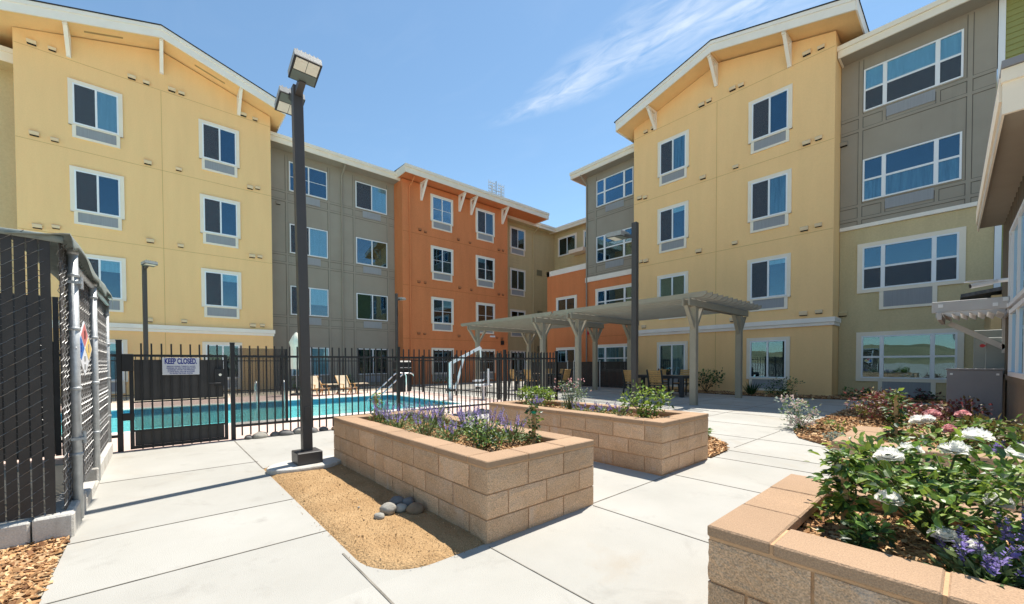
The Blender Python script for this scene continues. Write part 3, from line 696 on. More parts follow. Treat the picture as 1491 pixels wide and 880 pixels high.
def vents():
    V = [('L', 20.07, 'yellow', [(-3.03, 11.92), (-2.56, 11.93), (-0.54, 11.89), (-0.13, 11.87), (0.63, 11.93), (0.93, 11.92), (3.04, 11.91), (3.48, 11.88), (-3.02, 8.92), (-2.55, 8.88), (-0.13, 8.87), (0.8, 8.9), (3.25, 8.87), (3.54, 8.92), (-3.0, 5.85), (-2.57, 5.92), (-0.1, 5.92), (0.82, 5.9), (3.29, 5.91), (3.59, 5.93), (-0.18, 2.9), (0.89, 2.92), (3.28, 2.89), (3.65, 2.91)]),
         ('R', 17.65, 'yellow', [(7.28, 11.91), (6.99, 11.93), (6.12, 11.96), (5.82, 11.94), (9.37, 11.92), (9.74, 11.89), (3.79, 11.96), (3.4, 11.93), (7.21, 8.89), (5.99, 8.87), (3.77, 8.86), (3.44, 8.88), (10.04, 8.94), (9.76, 8.88), (7.36, 5.88), (6.0, 5.9), (3.81, 5.88), (3.42, 5.91), (9.71, 5.94), (9.96, 5.95), (3.81, 2.91), (3.38, 2.93), (6.04, 2.88), (9.81, 2.88)]),
         ('L', 20.29, 'orange', [(11.77, 8.88), (12.13, 8.82), (14.46, 8.84), (15.37, 8.81), (17.79, 8.79), (18.16, 8.81), (11.68, 5.89), (12.09, 5.89), (14.55, 5.89), (15.45, 5.85), (17.77, 5.83), (18.14, 5.83), (11.65, 2.94), (12.04, 2.92), (14.48, 2.89), (17.61, 2.91), (18.04, 2.88)]),
         ('R', 18.6, 'olive', [(2.9, 2.87)]),
         ('R', 18.57, 'grey', [(2.94, 8.76)]),
         ('L', 21.25, 'grey', [(10.94, 8.82), (10.93, 5.83), (10.91, 2.9), (4.61, 8.89)])]      # (facade, plane, paint, [(along, height)])
    for f, D, mn, pts in V:
        for i, (u, z) in enumerate(pts):
            s = 1.0 if i % 2 == 0 else .85
            if mn == 'orange': s *= .8
            h = MB(frame=FL(D) if f == 'L' else FR(D)); w = .115*s
            h.prism([(u-w, 0, z+.075*s), (u-w, 0, z-.06*s), (u-w, .085*s, z-.06*s), (u-w, .10*s, z+.045*s), (u-w, .06*s, z+.075*s)], (2*w, 0, 0))
            h.box(u-w+.012, .004, z-.085*s, u+w-.012, .06*s, z-.061*s, 1)
            mn2 = {'yellow': mat('vent_tan', (.78, .60, .38), .7, .06), 'orange': mat('vent_brown', (.40, .16, .07), .7, .06)}.get(mn, mn)
            h.build('vent_hood', [mn2, 'dark'], APT)
    # small wall gear on the orange front
    h = MB(frame=FL(20.29)); h.box(17.0, 0, 2.92, 17.35, .12, 3.02); h.build('wall_light', 'plasticw', APT)
    h = MB(frame=FL(20.29)); h.box(17.95, 0, 2.44, 18.15, .12, 2.72); h.build('wall_light', 'iron', APT)
    h = MB(frame=FR(18.6)); h.box(13.58, 0, 2.78, 13.74, .08, 2.94); h.build('alarm_bell', 'red', APT)
    for u, z in ((22.9, 8.15), (22.95, 5.0), (22.95, 2.3)):
        h = MB(frame=FL(21.375)); h.box(u-.28, 0, z-.22, u+.28, .03, z+.22)
        for i in range(7): h.box(u-.25, .03, z-.2+i*.06, u+.25, .045, z-.17+i*.06)
        h.build('wall_louvre', mat('louvre_tan', (.24, .21, .13), .7, .05), APT)
vents()

def antenna():
    o = thing('roof_antenna', (19.5, 22.5, 11.9), 'white twin panel antenna on a mast above the orange roof', 'antenna')
    m = MB(); m.tube([(19.5, 22.5, 11.9), (19.5, 22.5, 14.6)], .04, 8); m.build('mast', 'galv', o)
    for sx in (-1, 1):
        p = MB(); c = 19.5+sx*.45
        for i in range(5): p.box(c-.3, 22.46, 13.45+i*.22, c+.3, 22.5, 13.5+i*.22)
        for i in range(4): p.box(c-.3+i*.19, 22.44, 13.35, c-.27+i*.19, 22.47, 14.5)
        p.box(c-.06, 22.40, 13.6, c+.06, 22.44, 14.2); p.bar((19.5, 22.5, 13.9), (c, 22.48, 13.9), .04); p.build('antenna_panel', 'plasticw', o)
antenna()

# ------------------------------------------------------------------ clubhouse at the right edge
def clubhouse():
    ang = math.atan(.0223); W0 = Vector((13.37, -.397, 0))
    o = thing('clubhouse', W0, 'low taupe board and batten clubhouse with a deep white fascia at the right edge', 'building', rz=ang)
    # local: x along the wall (negative towards the camera), wall face y=0, inside -y
    B = lambda n, mb, m: mb.build(n, m, o, local=True)
    m = MB(); m.box(-5.8, -6, -.05, 0, 0, 4.3)
    x = -5.7
    while x < 0: m.box(x-.022, 0, .95, x+.022, .018, 4.2); x += .3
    B('wall', m, 'taupe')
    m = MB(); m.box(-5.8, 0, .86, 0, .04, .95); B('sill_band', m, 'taupe')
    m = MB(); m.box(-5.8, 0, 0, 0, .012, .86); B('wainscot', m, 'taupe')
    f = MB(); e = .335; zs = 3.97
    f.box(-6.1, e, zs-.06, -.05, e+.02, zs+.36); f.box(-6.1, e+.02, zs+.10, -.05, e+.04, zs+.36)
    f.box(-6.14, -6.4, zs-.06, -6.101, e+.02, zs+.28); f.box(-6.17, -6.4, zs+.28, -6.101, e+.03, zs+.42)
    B('fascia', f, 'trim')
    s = MB(); s.box(-6.1, -6.4, zs, -.05, e-.001, zs+.04); B('soffit', s, mat('tan_soffit', (.31, .27, .215), .8, .05, 2, .1))
    t = MB(); t.box(-6.20, -6.4, zs+.425, .0, e+.03, zs+.50); B('roof', t, mat('grey_metal_roof', (.26, .26, .28), .5, .06, 3))
    # windows
    for z0, z1, a1 in ((1.02, 1.98, -2.30), (2.18, 3.35, -2.05)):
        w = MB(); a0 = -5.4; fz = .07
        w.box(a0, 0, z0-fz, a1, .06, z0); w.box(a0, 0, z1, a1, .06, z1+fz); w.box(a0, 0, z0, a0+fz, .06, z1); w.box(a1-fz, 0, z0, a1, .06, z1)
        x = a0+1.0
        while x < a1-.3: w.box(x-.03, 0, z0, x+.03, .055, z1); x += 1.0
        wo = B('window', w, 'vinyl'); g = MB(); g.box(a0+fz, .02, z0, a1-fz, .026, z1); g.build('pane', 'pane', wo, local=True)
        d = MB(); d.box(a0+fz, .003, z0, a1-fz, .012, z1); d.build('dim_interior', 'dark', wo, local=True)
    # lean-to shingle roof beyond
    r = MB(); r.prism([(1.3, .55, 2.78), (1.3, -3, 3.35), (1.3, -3, 3.27), (1.3, .55, 2.70)], (3.0, 0, 0)); B('porch_roof', r, 'pshingle')
    r = MB(); r.box(1.35, -3, -.05, 4.0, .1, 2.7); B('porch_wall', r, 'olive')
    # bracketed trellis awning over the door
    a = thing('door_awning', (11.3, -.44, 2.1), 'grey slatted trellis awning bracketed off the clubhouse wall', 'awning')
    for bx_ in (11.22, 12.55): q = MB(); q.bbox(bx_, -.43, 2.10, bx_+.07, .49, 2.30, .006); q.build('beam', 'awn', a)
    q = MB(); q.bbox(11.22, -.44, 2.02, 12.62, -.38, 2.099, .005); q.bbox(11.15, .36, 1.96, 12.69, .42, 2.099, .005); q.build('ledger', 'awn', a)
    for k in range(7):
        q = MB(); y = -.34+k*.105; q.obox((11.92, y+.02, 2.05), (1, 0, 0), (0, .8, .6), (0, -.6, .8), .62, .05, .010); q.build('slat', 'awn', a)
    q = MB(); q.bar((12.5, -.40, 1.45), (12.5, .30, 1.97), .07, .09); q.bar((12.5, -.40, 1.35), (12.5, -.40, 2.02), .07, .07); q.build('brace', 'awn', a)
    for y, z in ((.38, 2.22), (-.25, 2.18), (-.36, 2.26), (-.40, 2.15)):
        q = MB(); q.obox((11.215, y, z), (1, 0, 0), (0, 1, 0), (0, 0, 1), .008, .03, .03); q.build('bolt', 'plasticw', a)
clubhouse()

def wall_gear():
    c = thing('security_camera', (11.0, -.45, 2.5), 'white bullet security camera on a bracket above the trellis awning', 'camera')
    m = MB(); m.tube([(11.35, -.44, 2.60), (11.35, -.27, 2.60), (11.30, -.20, 2.585)], .035, 10); m.tube([(11.35, -.445, 2.60), (11.35, -.40, 2.60)], .06, 12); m.build('bracket', 'plasticw', c)
    m = MB(); m.tube([(11.32, -.21, 2.58), (11.22, .03, 2.535)], .045, 12); m.build('body', 'plasticw', c)
    m = MB(); m.obox((11.26, -.06, 2.615), (.36, -.86, -.0), (.9, .36, 0), (0, 0, 1), .17, .06, .010); m.build('sunshield', 'plasticw', c)
    m = MB(); m.tube([(11.22, .03, 2.535), (11.217, .04, 2.533)], .036, 12); m.build('lens', 'iron', c)
    c = thing('utility_cabinet', (12.1, -.05, 0), 'plain grey metal utility cabinet standing in front of the electrical panels', 'cabinet')
    m = MB(); m.bbox(11.95, -.37, 0, 12.35, .31, 1.03, .008); m.build('body', 'pgrey', c)
    m = MB(); m.bbox(11.93, -.39, 1.03, 12.37, .33, 1.055, .006); m.build('lid', 'pgrey', c)
    for y in (-.31, .25):
        m = MB(); m.obox((11.948, y, .95), (1, 0, 0), (0, 1, 0), (0, 0, 1), .006, .018, .018); m.build('bolt', 'plasticw', c)
    c = thing('electrical_panel', (13.05, -.3, .9), 'tall grey electrical panel on the clubhouse wall behind the cabinet', 'electrical panel')
    m = MB(); m.bbox(13.0, -.40, .95, 13.3, -.02, 1.83, .01); m.build('body', mat('panel_grey', (.26, .29, .28), .5, .05), c)
    c = thing('meter_box', (12.7, -.35, .9), 'smaller grey meter box with a red knob beside the electrical panel', 'meter box')
    m = MB(); m.bbox(12.55, -.42, .85, 12.85, -.17, 1.66, .01); m.build('body', MATS['panel_grey'], c)
    m = MB(); m.tube([(12.545, -.13, 1.50), (12.50, -.13, 1.50)], .035, 10); m.bar((12.58, -.18, 1.50), (12.55, -.13, 1.50), .02); m.build('knob', 'red', c)
    m = MB(); m.tube([(12.6, -.33, .85), (12.6, -.33, .0)], .035, 8); m.tube([(12.7, -.25, .85), (12.7, -.25, .35), (12.9, -.25, .3), (12.95, -.3, 0)], .03, 8); m.build('conduit', 'galv', c)
wall_gear()

# ------------------------------------------------------------------ raised block planters
def planter(x0, x1, y0, y1, zt, label, seed, fine=7):
    o = thing('block_planter', ((x0+x1)/2, (y0+y1)/2, 0), label, 'planter', 'raised block planters')
    rr = random.Random(seed); capz = zt-.045; th = .20
    core = MB(); i = .005
    for a in ((x0+i, y0+i, x1-i, y0+th-.03), (x0+i, y1-th+.03, x1-i, y1-i), (x0+i, y0+th-.03, x0+th-.03, y1-th+.03), (x1-th+.03, y0+th-.03, x1-i, y1-th+.03)):
        core.box(a[0], a[1], -.04, a[2], a[3], capz-.004)
    core.build('mortar_bed', 'mortar', o)
    b = MB()
    course = .168; joint = .010; z = capz-.012; row = 0
    faces = [((x0, y0, 0), (1, 0, 0), (0, -1, 0), x1-x0), ((x0, y1, 0), (1, 0, 0), (0, 1, 0), x1-x0), ((x0, y0, 0), (0, 1, 0), (-1, 0, 0), y1-y0), ((x1, y0, 0), (0, 1, 0), (1, 0, 0), y1-y0)]
    while z > -.03:
        zb = max(z-course+joint, -.04)
        for fi, (O, r, d, L) in enumerate(faces):
            off = (row+(fi//2)) % 2
            u = -.195*off if off else 0; first = True
            while u < L-.02:
                a = max(u, 0); e = min(u+.39-joint, L)
                if L-e < .06: e = L
                if e-a > .04:
                    nu = max(3, int((e-a)/.39*fine*1.6)); nz = max(2, int(fine*.8*(z-zb)/.16)); vs = []; fs = []; s3 = rr.random()*50
                    for kz in range(nz+1):
                        for ku in range(nu+1):
                            uu = a+(e-a)*ku/nu; z_ = zb+(z-zb)*kz/nz
                            inner = min(ku, nu-ku, kz, nz-kz)
                            dd = .001+(.004+.006*noise.noise((uu*9+s3, z_*14, s3))+.006*rr.random() if inner > 0 else .0035*rr.random())
                            jz = 0 if inner else .002*(rr.random()-.5)
                            vs.append((O[0]+r[0]*uu+d[0]*dd, O[1]+r[1]*uu+d[1]*dd, z_+jz))
                    n0 = len(vs)
                    for kz in range(nz):
                        for ku in range(nu): q = kz*(nu+1)+ku; fs.append((q, q+1, q+nu+2, q+nu+1))
                    # skirt back into the wall
                    ring = [k for k in range(nu+1)]+[(kz+1)*(nu+1)-1 for kz in range(1, nz+1)]+[nz*(nu+1)+k for k in range(nu-1, -1, -1)]+[kz*(nu+1) for kz in range(nz-1, 0, -1)]
                    for k in ring: p = vs[k]; vs.append((p[0]-d[0]*.03, p[1]-d[1]*.03, p[2]))
                    m = len(ring)
                    for k in range(m): fs.append((ring[k], ring[(k+1) % m], n0+(k+1) % m, n0+k))
                    b.add(vs, fs)
                u += .39
        z -= course; row += 1
    b.build('block_course', 'block', o)
    c = MB(); ov = .008; cw = .205
    def caprun(xa, ya, xb, yb, along):
        L = (xb-xa) if along == 'x' else (yb-ya); n = max(1, round(L/.40)); s = L/n
        for k in range(n):
            g = .004; jz = (rr.random()-.5)*.003
            if along == 'x': c.bbox(xa+k*s+g, ya, capz, xa+(k+1)*s-g, yb, zt+jz, .006)
            else: c.bbox(xa, ya+k*s+g, capz, xb, ya+(k+1)*s-g, zt+jz, .006)
    caprun(x0-ov, y0-ov, x1+ov, y0+cw, 'x'); caprun(x0-ov, y1-cw, x1+ov, y1+ov, 'x')
    caprun(x0-ov, y0+cw+.004, x0+cw, y1-cw-.004, 'y'); caprun(x1-cw, y0+cw+.004, x1+ov, y1-cw-.004, 'y')
    c.build('cap', 'cap', o)
    jm = MB()
    for a in ((x0, y0, x1, y0+cw-.01), (x0, y1-cw+.01, x1, y1), (x0, y0+cw-.01, x0+cw-.01, y1-cw+.01), (x1-cw+.01, y0+cw-.01, x1, y1-cw+.01)):
        jm.box(a[0], a[1], capz-.012, a[2], a[3], zt-.005)
    jm.build('cap_joint', 'mortar', o)
    sz = zt-.085; s = MB(); nx, ny = 16, 30
    vs = [(x0+cw-.04+(x1-x0-2*cw+.08)*i/nx, y0+cw-.04+(y1-y0-2*cw+.08)*j/ny, sz+.02*noise.noise((i*.5, j*.5, seed))) for j in range(ny+1) for i in range(nx+1)]
    s.add(vs, [(j*(nx+1)+i, j*(nx+1)+i+1, (j+1)*(nx+1)+i+1, (j+1)*(nx+1)+i) for j in range(ny) for i in range(nx)])
    s.build('soil', 'soil', o, smooth=True)
    return sz
P1 = (1.66, 2.82, 2.02, 4.95); P2 = (4.07, 5.22, 2.06, 4.88); P3 = (1.68, 2.82, -2.2, .655); P4 = (4.15, 5.30, -.62, .70)
Z1 = planter(*P1, .545, 'tan block planter full of violet salvia next to the lamp post', 1)
Z2 = planter(*P2, .565, 'long tan block planter between the sage planter and the dining pergola', 2)
Z3 = planter(*P3, .545, 'nearest tan block planter with white roses and fresh bark mulch', 3, fine=12)
Z4 = planter(*P4, .565, 'tan block planter with pink roses in front of the grey cabinet', 4)

def chips(name, inside, x0, x1, y0, y1, zf, n, size, label, seed, parent=None):
    rr = random.Random(seed); m = MB(); k = 0
    while k < n:
        x = rr.uniform(x0, x1); y = rr.uniform(y0, y1); k += 1
        if not inside(x, y): continue
        L = size*rr.uniform(.5, 1.6); w = L*rr.uniform(.18, .5); t = size*.10
        a = rr.uniform(0, 6.283); ti = rr.gauss(0, .35); ca, sa = math.cos(a), math.sin(a)
        ax = Vector((ca*math.cos(ti), sa*math.cos(ti), math.sin(ti))); ay = Vector((-sa, ca, rr.gauss(0, .3))).normalized(); az = ax.cross(ay).normalized()
        q = rr.random(); m.obox((x, y, zf(x, y)+rr.uniform(0, size*.22)), ax, ay, az, L/2, w/2, t/2, 0 if q < .55 else (1 if q < .82 else 2))
    o = m.build(name, ['chip1', 'chip2', 'chip3'], parent, fix=False)
    return tag(o, label, 'mulch', kind='stuff')
def inrect(x0, x1, y0, y1): return lambda x, y: x0 < x < x1 and y0 < y < y1
chips('bark_mulch', inrect(1.88, 2.62, -1.0, .46), 1.88, 2.62, -1.0, .46, lambda x, y: Z3+.01, 5200, .035, 'bark mulch under the white roses in the nearest planter', 11)
chips('bark_mulch', inrect(1.87, 2.61, 2.23, 4.74), 1.87, 2.61, 2.23, 4.74, lambda x, y: Z1+.01, 5200, .033, 'bark mulch under the violet salvia', 12)
chips('bark_mulch', inrect(4.28, 5.02, 2.27, 4.67), 4.28, 5.02, 2.27, 4.67, lambda x, y: Z2+.01, 3000, .036, 'bark mulch in the long planter by the pergola', 13)
chips('bark_mulch', inrect(4.36, 5.1, -.4, .5), 4.36, 5.1, -.4, .5, lambda x, y: Z4+.01, 1800, .036, 'bark mulch under the pink roses', 14)
chips('bark_mulch', inrect(-1.9, -.485, 1.2, 3.98), -1.6, -.485, 1.2, 3.98, lambda x, y: .0, 11000, .045, 'fresh bark mulch at the foot of the chain link enclosure', 15)
def poly_in(P):
    def f(x, y):
        c = False; n = len(P)
        for i in range(n):
            (xa, ya), (xb, yb) = P[i], P[(i+1) % n]
            if (ya > y) != (yb > y) and x < (xb-xa)*(y-ya)/(yb-ya)+xa: c = not c
        return c
    return f
def bed(poly, h, seed):
    f = poly_in(poly); m = MB(); m.prism([(x, y, .004) for x, y in poly], (0, 0, .012)); return m, f
BEDR = [(7.3, 1.30), (7.75, 1.72), (8.4, 1.93), (9.6, 1.98), (11.2, 1.98), (13.6, 1.95), (15.4, 1.80), (15.9, 1.2), (15.9, -.36), (11.0, -.42), (7.7, -.46), (5.6, -.46), (5.6, .72), (6.3, .98)]
BED2 = [(5.3, 2.05), (5.9, 2.08), (6.35, 2.25), (6.75, 2.62), (6.4, 3.1), (5.3, 3.6)]
BEDW = [(16.25, 7.2), (16.2, 5.2), (16.15, 3.9), (16.6, 2.8), (17.2, 1.0), (17.4, -.5), (18.55, -.5), (18.55, 3.0), (17.62, 3.05), (17.62, 9.6), (16.3, 9.6)]
for P, h, n, sz, lab, sd in ((BEDR, .03, 11000, .062, 'wide bark mulch bed with maroon shrubs in front of the grey cabinet', 21), (BED2, .02, 2200, .05, 'small bark mulch patch at the end of the long planter', 22), (BEDW, .02, 6000, .08, 'shaded bark mulch strip along the yellow and olive walls', 23)):
    m, f = bed(P, h, sd); struct('planting_bed', m, 'soil', 'soil of the '+lab.split(' in front')[0].split(' at the')[0].split(' along')[0], 'ground')
    xs = [p[0] for p in P]; ys = [p[1] for p in P]
    chips('bark_mulch', f, min(xs), max(xs), min(ys), max(ys), lambda x, y: .018, n, sz, lab, sd)

# ------------------------------------------------------------------ plants
def leaf(m, p, d, n, L, w, mi=0, fold=.25, near=False):
    """ovate leaf: base p, direction d, face normal n"""
    d = Vector(d).normalized(); s = d.cross(Vector(n))
    if s.length < 1e-3: s = d.orthogonal()
    s.normalize(); n = s.cross(d); p = Vector(p); w2 = w/2
    if near:
        q = [p, p+d*(L*.30)+s*(w2*.85)+n*(w2*fold), p+d*(L*.66)+s*(w2*.80)+n*(w2*fold), p+d*L-n*(L*.12), p+d*(L*.66)-s*(w2*.80)+n*(w2*fold), p+d*(L*.30)-s*(w2*.85)+n*(w2*fold), p+d*(L*.32), p+d*(L*.68)-n*(L*.03)]
        m.add(q, [(0, 1, 6), (1, 2, 7, 6), (2, 3, 7), (0, 6, 5), (6, 7, 4, 5), (7, 3, 4)], mi)
    else:
        m.add([p, p+d*(L*.45)+s*w2+n*(w2*fold), p+d*L, p+d*(L*.45)-s*w2+n*(w2*fold)], [(0, 1, 2), (0, 2, 3)], mi)
def rdir(rr, zmin=-1):
    while True:
        v = Vector((rr.uniform(-1, 1), rr.uniform(-1, 1), rr.uniform(-1, 1)))
        if .05 < v.length < 1 and v.normalized().z > zmin: return v.normalized()
def bush(name, base, rx, ry, h, n, L, mats, label, cat, seed, near=False, stems=9, stem='stemb', low=.15, group=None, clump=10, smat=None):
    """shrub: stems from the base ending in leafy clumps of uneven size"""
    rr = random.Random(seed); o = thing(name, base, label, cat, group); fol = MB(); st = MB(); b = Vector(base); cl = []
    for i in range(clump):
        a = rr.uniform(0, 6.283); q = math.sqrt(rr.random()); z = rr.uniform(low, .92)
        k = math.sin(min(1, (z*1.15))*math.pi*.62+.35)
        cl.append((Vector((rx*q*k*math.cos(a), ry*q*k*math.sin(a), h*z)), rr.uniform(.22, .42)))
    for c, s in cl[:stems]:
        mid = c*.5+Vector((rr.gauss(0, .06)*rx, rr.gauss(0, .06)*ry, h*.06)); st.tube([b, b+mid, b+c*1.02], .006*max(1, h*1.2), 5, r1=.002)
    for i in range(n):
        c, s = cl[int(rr.random()**1.2*len(cl))]
        v = rdir(rr); rad = rr.random()**.5*s
        p = b+c+Vector((v.x*rx*rad*1.25, v.y*ry*rad*1.25, v.z*h*rad*.75))
        if p.z < b.z+.01: p.z = b.z+rr.uniform(.01, .08)
        d = (Vector((v.x, v.y, v.z*.6+.15))+rdir(rr)*.75).normalized(); nn = (Vector((0, 0, 1))+rdir(rr)*.7).normalized()
        l = L*rr.uniform(.6, 1.25); leaf(fol, p, d, nn, l, l*rr.uniform(.45, .68), rr.choices(range(len(mats)), [3, 2, 1][:len(mats)])[0], near=near)
    fol.build('foliage', list(mats), o, fix=False); st.build('stem', stem, o, smooth=True)
    return o, cl
def salvia(base, r, h, nsp, label, seed, L=.04, dens=170, mats=('leafs', 'leaf'), flower='purple', name='salvia_plant', group='violet salvias in the raised planters'):
    rr = random.Random(seed); o = thing(name, base, label, 'plant', group); b = Vector(base); fol = MB(); st = MB(); fl = MB()
    for i in range(dens):
        v = rdir(rr, -.05); q = rr.random()**.6
        p = b+Vector((v.x*r*q, v.y*r*q, abs(v.z)*h*.55*q+.01)); d = (Vector((v.x, v.y, .6))+rdir(rr)*.6).normalized()
        l = L*rr.uniform(.6, 1.3); leaf(fol, p, d, Vector((0, 0, 1))+rdir(rr)*.5, l, l*.38, 0 if rr.random() < .75 else 1)
    for i in range(nsp):
        fl = MB(); a = rr.uniform(0, 6.283); q = math.sqrt(rr.random())
        top = b+Vector((r*1.05*q*math.cos(a), r*1.05*q*math.sin(a), h*rr.uniform(.62, 1.05))); bs = b+(top-b)*.25; bs.z = b.z+.02
        st.tube([bs, (bs+top)/2+Vector((rr.gauss(0, .01), rr.gauss(0, .01), .02)), top], .0022, 4, r1=.0012)
        ax = (top-bs).normalized(); sl = rr.uniform(.25, .45)*h; nfl = 26
        for k in range(nfl):
            t = k/nfl; p = top-ax*sl*(1-t); v = rdir(rr); v = (v-ax*v.dot(ax)).normalized(); s = .014*(1-.55*t)*rr.uniform(.7, 1.3)
            leaf(fl, p, (v+ax*.5), ax, s*1.35, s*.9, 0)
        fl.build('flower_spike', flower, o, fix=False)
    fol.build('foliage', list(mats), o, fix=False); st.build('stem', 'stem', o, smooth=True)
    return o
def rose(parent, p, r, up, seed, m='petal', name='rose_bloom'):
    rr = random.Random(seed); up = Vector(up).normalized(); a = up.orthogonal().normalized(); b = up.cross(a); mb = MB(); p = Vector(p)
    for ring, (n, rad, lift, op) in enumerate(((8, 1.0, .0, 1.0), (8, .90, .07, .82), (7, .74, .13, .62), (7, .56, .17, .42), (6, .40, .20, .22), (4, .24, .22, .06))):
        for i in range(n):
            t = 6.283*(i+rr.random()*.3+ring*.45)/n; da = a*math.cos(t)+b*math.sin(t); db = a*-math.sin(t)+b*math.cos(t); R_ = r*rad*rr.uniform(.90, 1.06)
            wmax = R_*math.pi/n*1.45; vs = []; nu, nv = 6, 6; curl = rr.uniform(-.05, .16); tw = rr.uniform(-.15, .15)
            for iu in range(nu+1):
                s = iu/nu; wid = wmax*(math.sin(math.pi*min(1, .10+.62*s))**.8)*(math.sqrt(max(0, 1-((s-.72)/.30)**2)) if s > .72 else 1)+.002*r
                elev = (1-op)*1.35*s+.30*s*s*(1-op)
                rr_ = R_*(.06+.94*s)*math.cos(min(1.35, elev*.9)); zz = R_*s*math.sin(min(1.35, elev*.9))+r*lift*(1-.25*s)+r*(.20*s-.16*s**3*op)
                for iv in range(nv+1):
                    q = (iv/nv-.5)*2; edge = q*q
                    vs.append(p+da*(rr_*(1-.04*edge)-wid*.30*edge*(1-op))+db*(q*wid)+up*(zz+r*(.13*edge*s+curl*s**4+.022*math.sin(q*4.5+seed+i*2)*s*s+tw*q*s*.3)))
            mb.add(vs, [(iu*(nv+1)+iv, iu*(nv+1)+iv+1, (iu+1)*(nv+1)+iv+1, (iu+1)*(nv+1)+iv) for iu in range(nu) for iv in range(nv)])
    o = mb.build(name, m, parent, smooth=True, fix=False)
    h = MB()
    for k in range(16):
        v = rdir(rr, .2); h.tube([p+up*r*.10, p+up*r*.24+(a*v.x+b*v.y)*r*.13], .0022, 4)
    h.build('stamen', 'pollen', o)
    return o
def vine(base, h, r, n, L, mats, label, seed, near=False, stake=True, tape=False, lean=(0, 0)):
    rr = random.Random(seed); o = thing('climbing_vine', base, label, 'plant', 'young vines tied to stakes'); b = Vector(base); fol = MB(); st = MB()
    ln = Vector((lean[0], lean[1], 0))
    pts = [b+ln*t+Vector((.35*r*math.cos(9*t), .35*r*math.sin(9*t), h*t)) for t in [i/14 for i in range(15)]]; st.tube(pts, .004, 5)
    for i in range(n):
        t = rr.random()**.85; v = rdir(rr); q = r*(1.15-.55*t)*rr.random()**.6*(1+.35*math.sin(t*11+seed)); p = b+ln*t+Vector((v.x*q, v.y*q, h*t*1.04+v.z*.02))
        l = L*rr.uniform(.6, 1.3); leaf(fol, p, Vector((v.x, v.y, -.1))+rdir(rr)*.5, Vector((0, 0, 1))+rdir(rr)*.8, l, l*.6, rr.choices(range(len(mats)), [3, 2, 1][:len(mats)])[0], near=near)
    fol.build('foliage', list(mats), o, fix=False); st.build('stem', 'stem', o)
    if stake:
        s = MB(); s.box(b.x-.012, b.y-.012, b.z-.05, b.x+.012, b.y+.012, b.z+h*.97); s.build('stake', 'wood2', o)
    if tape:
        s = MB(); s.lathe((b.x, b.y, b.z+h*.80), [(.022, 0), (.022, .022)], 8); s.build('tie_tape', 'gtape', o)
    return o

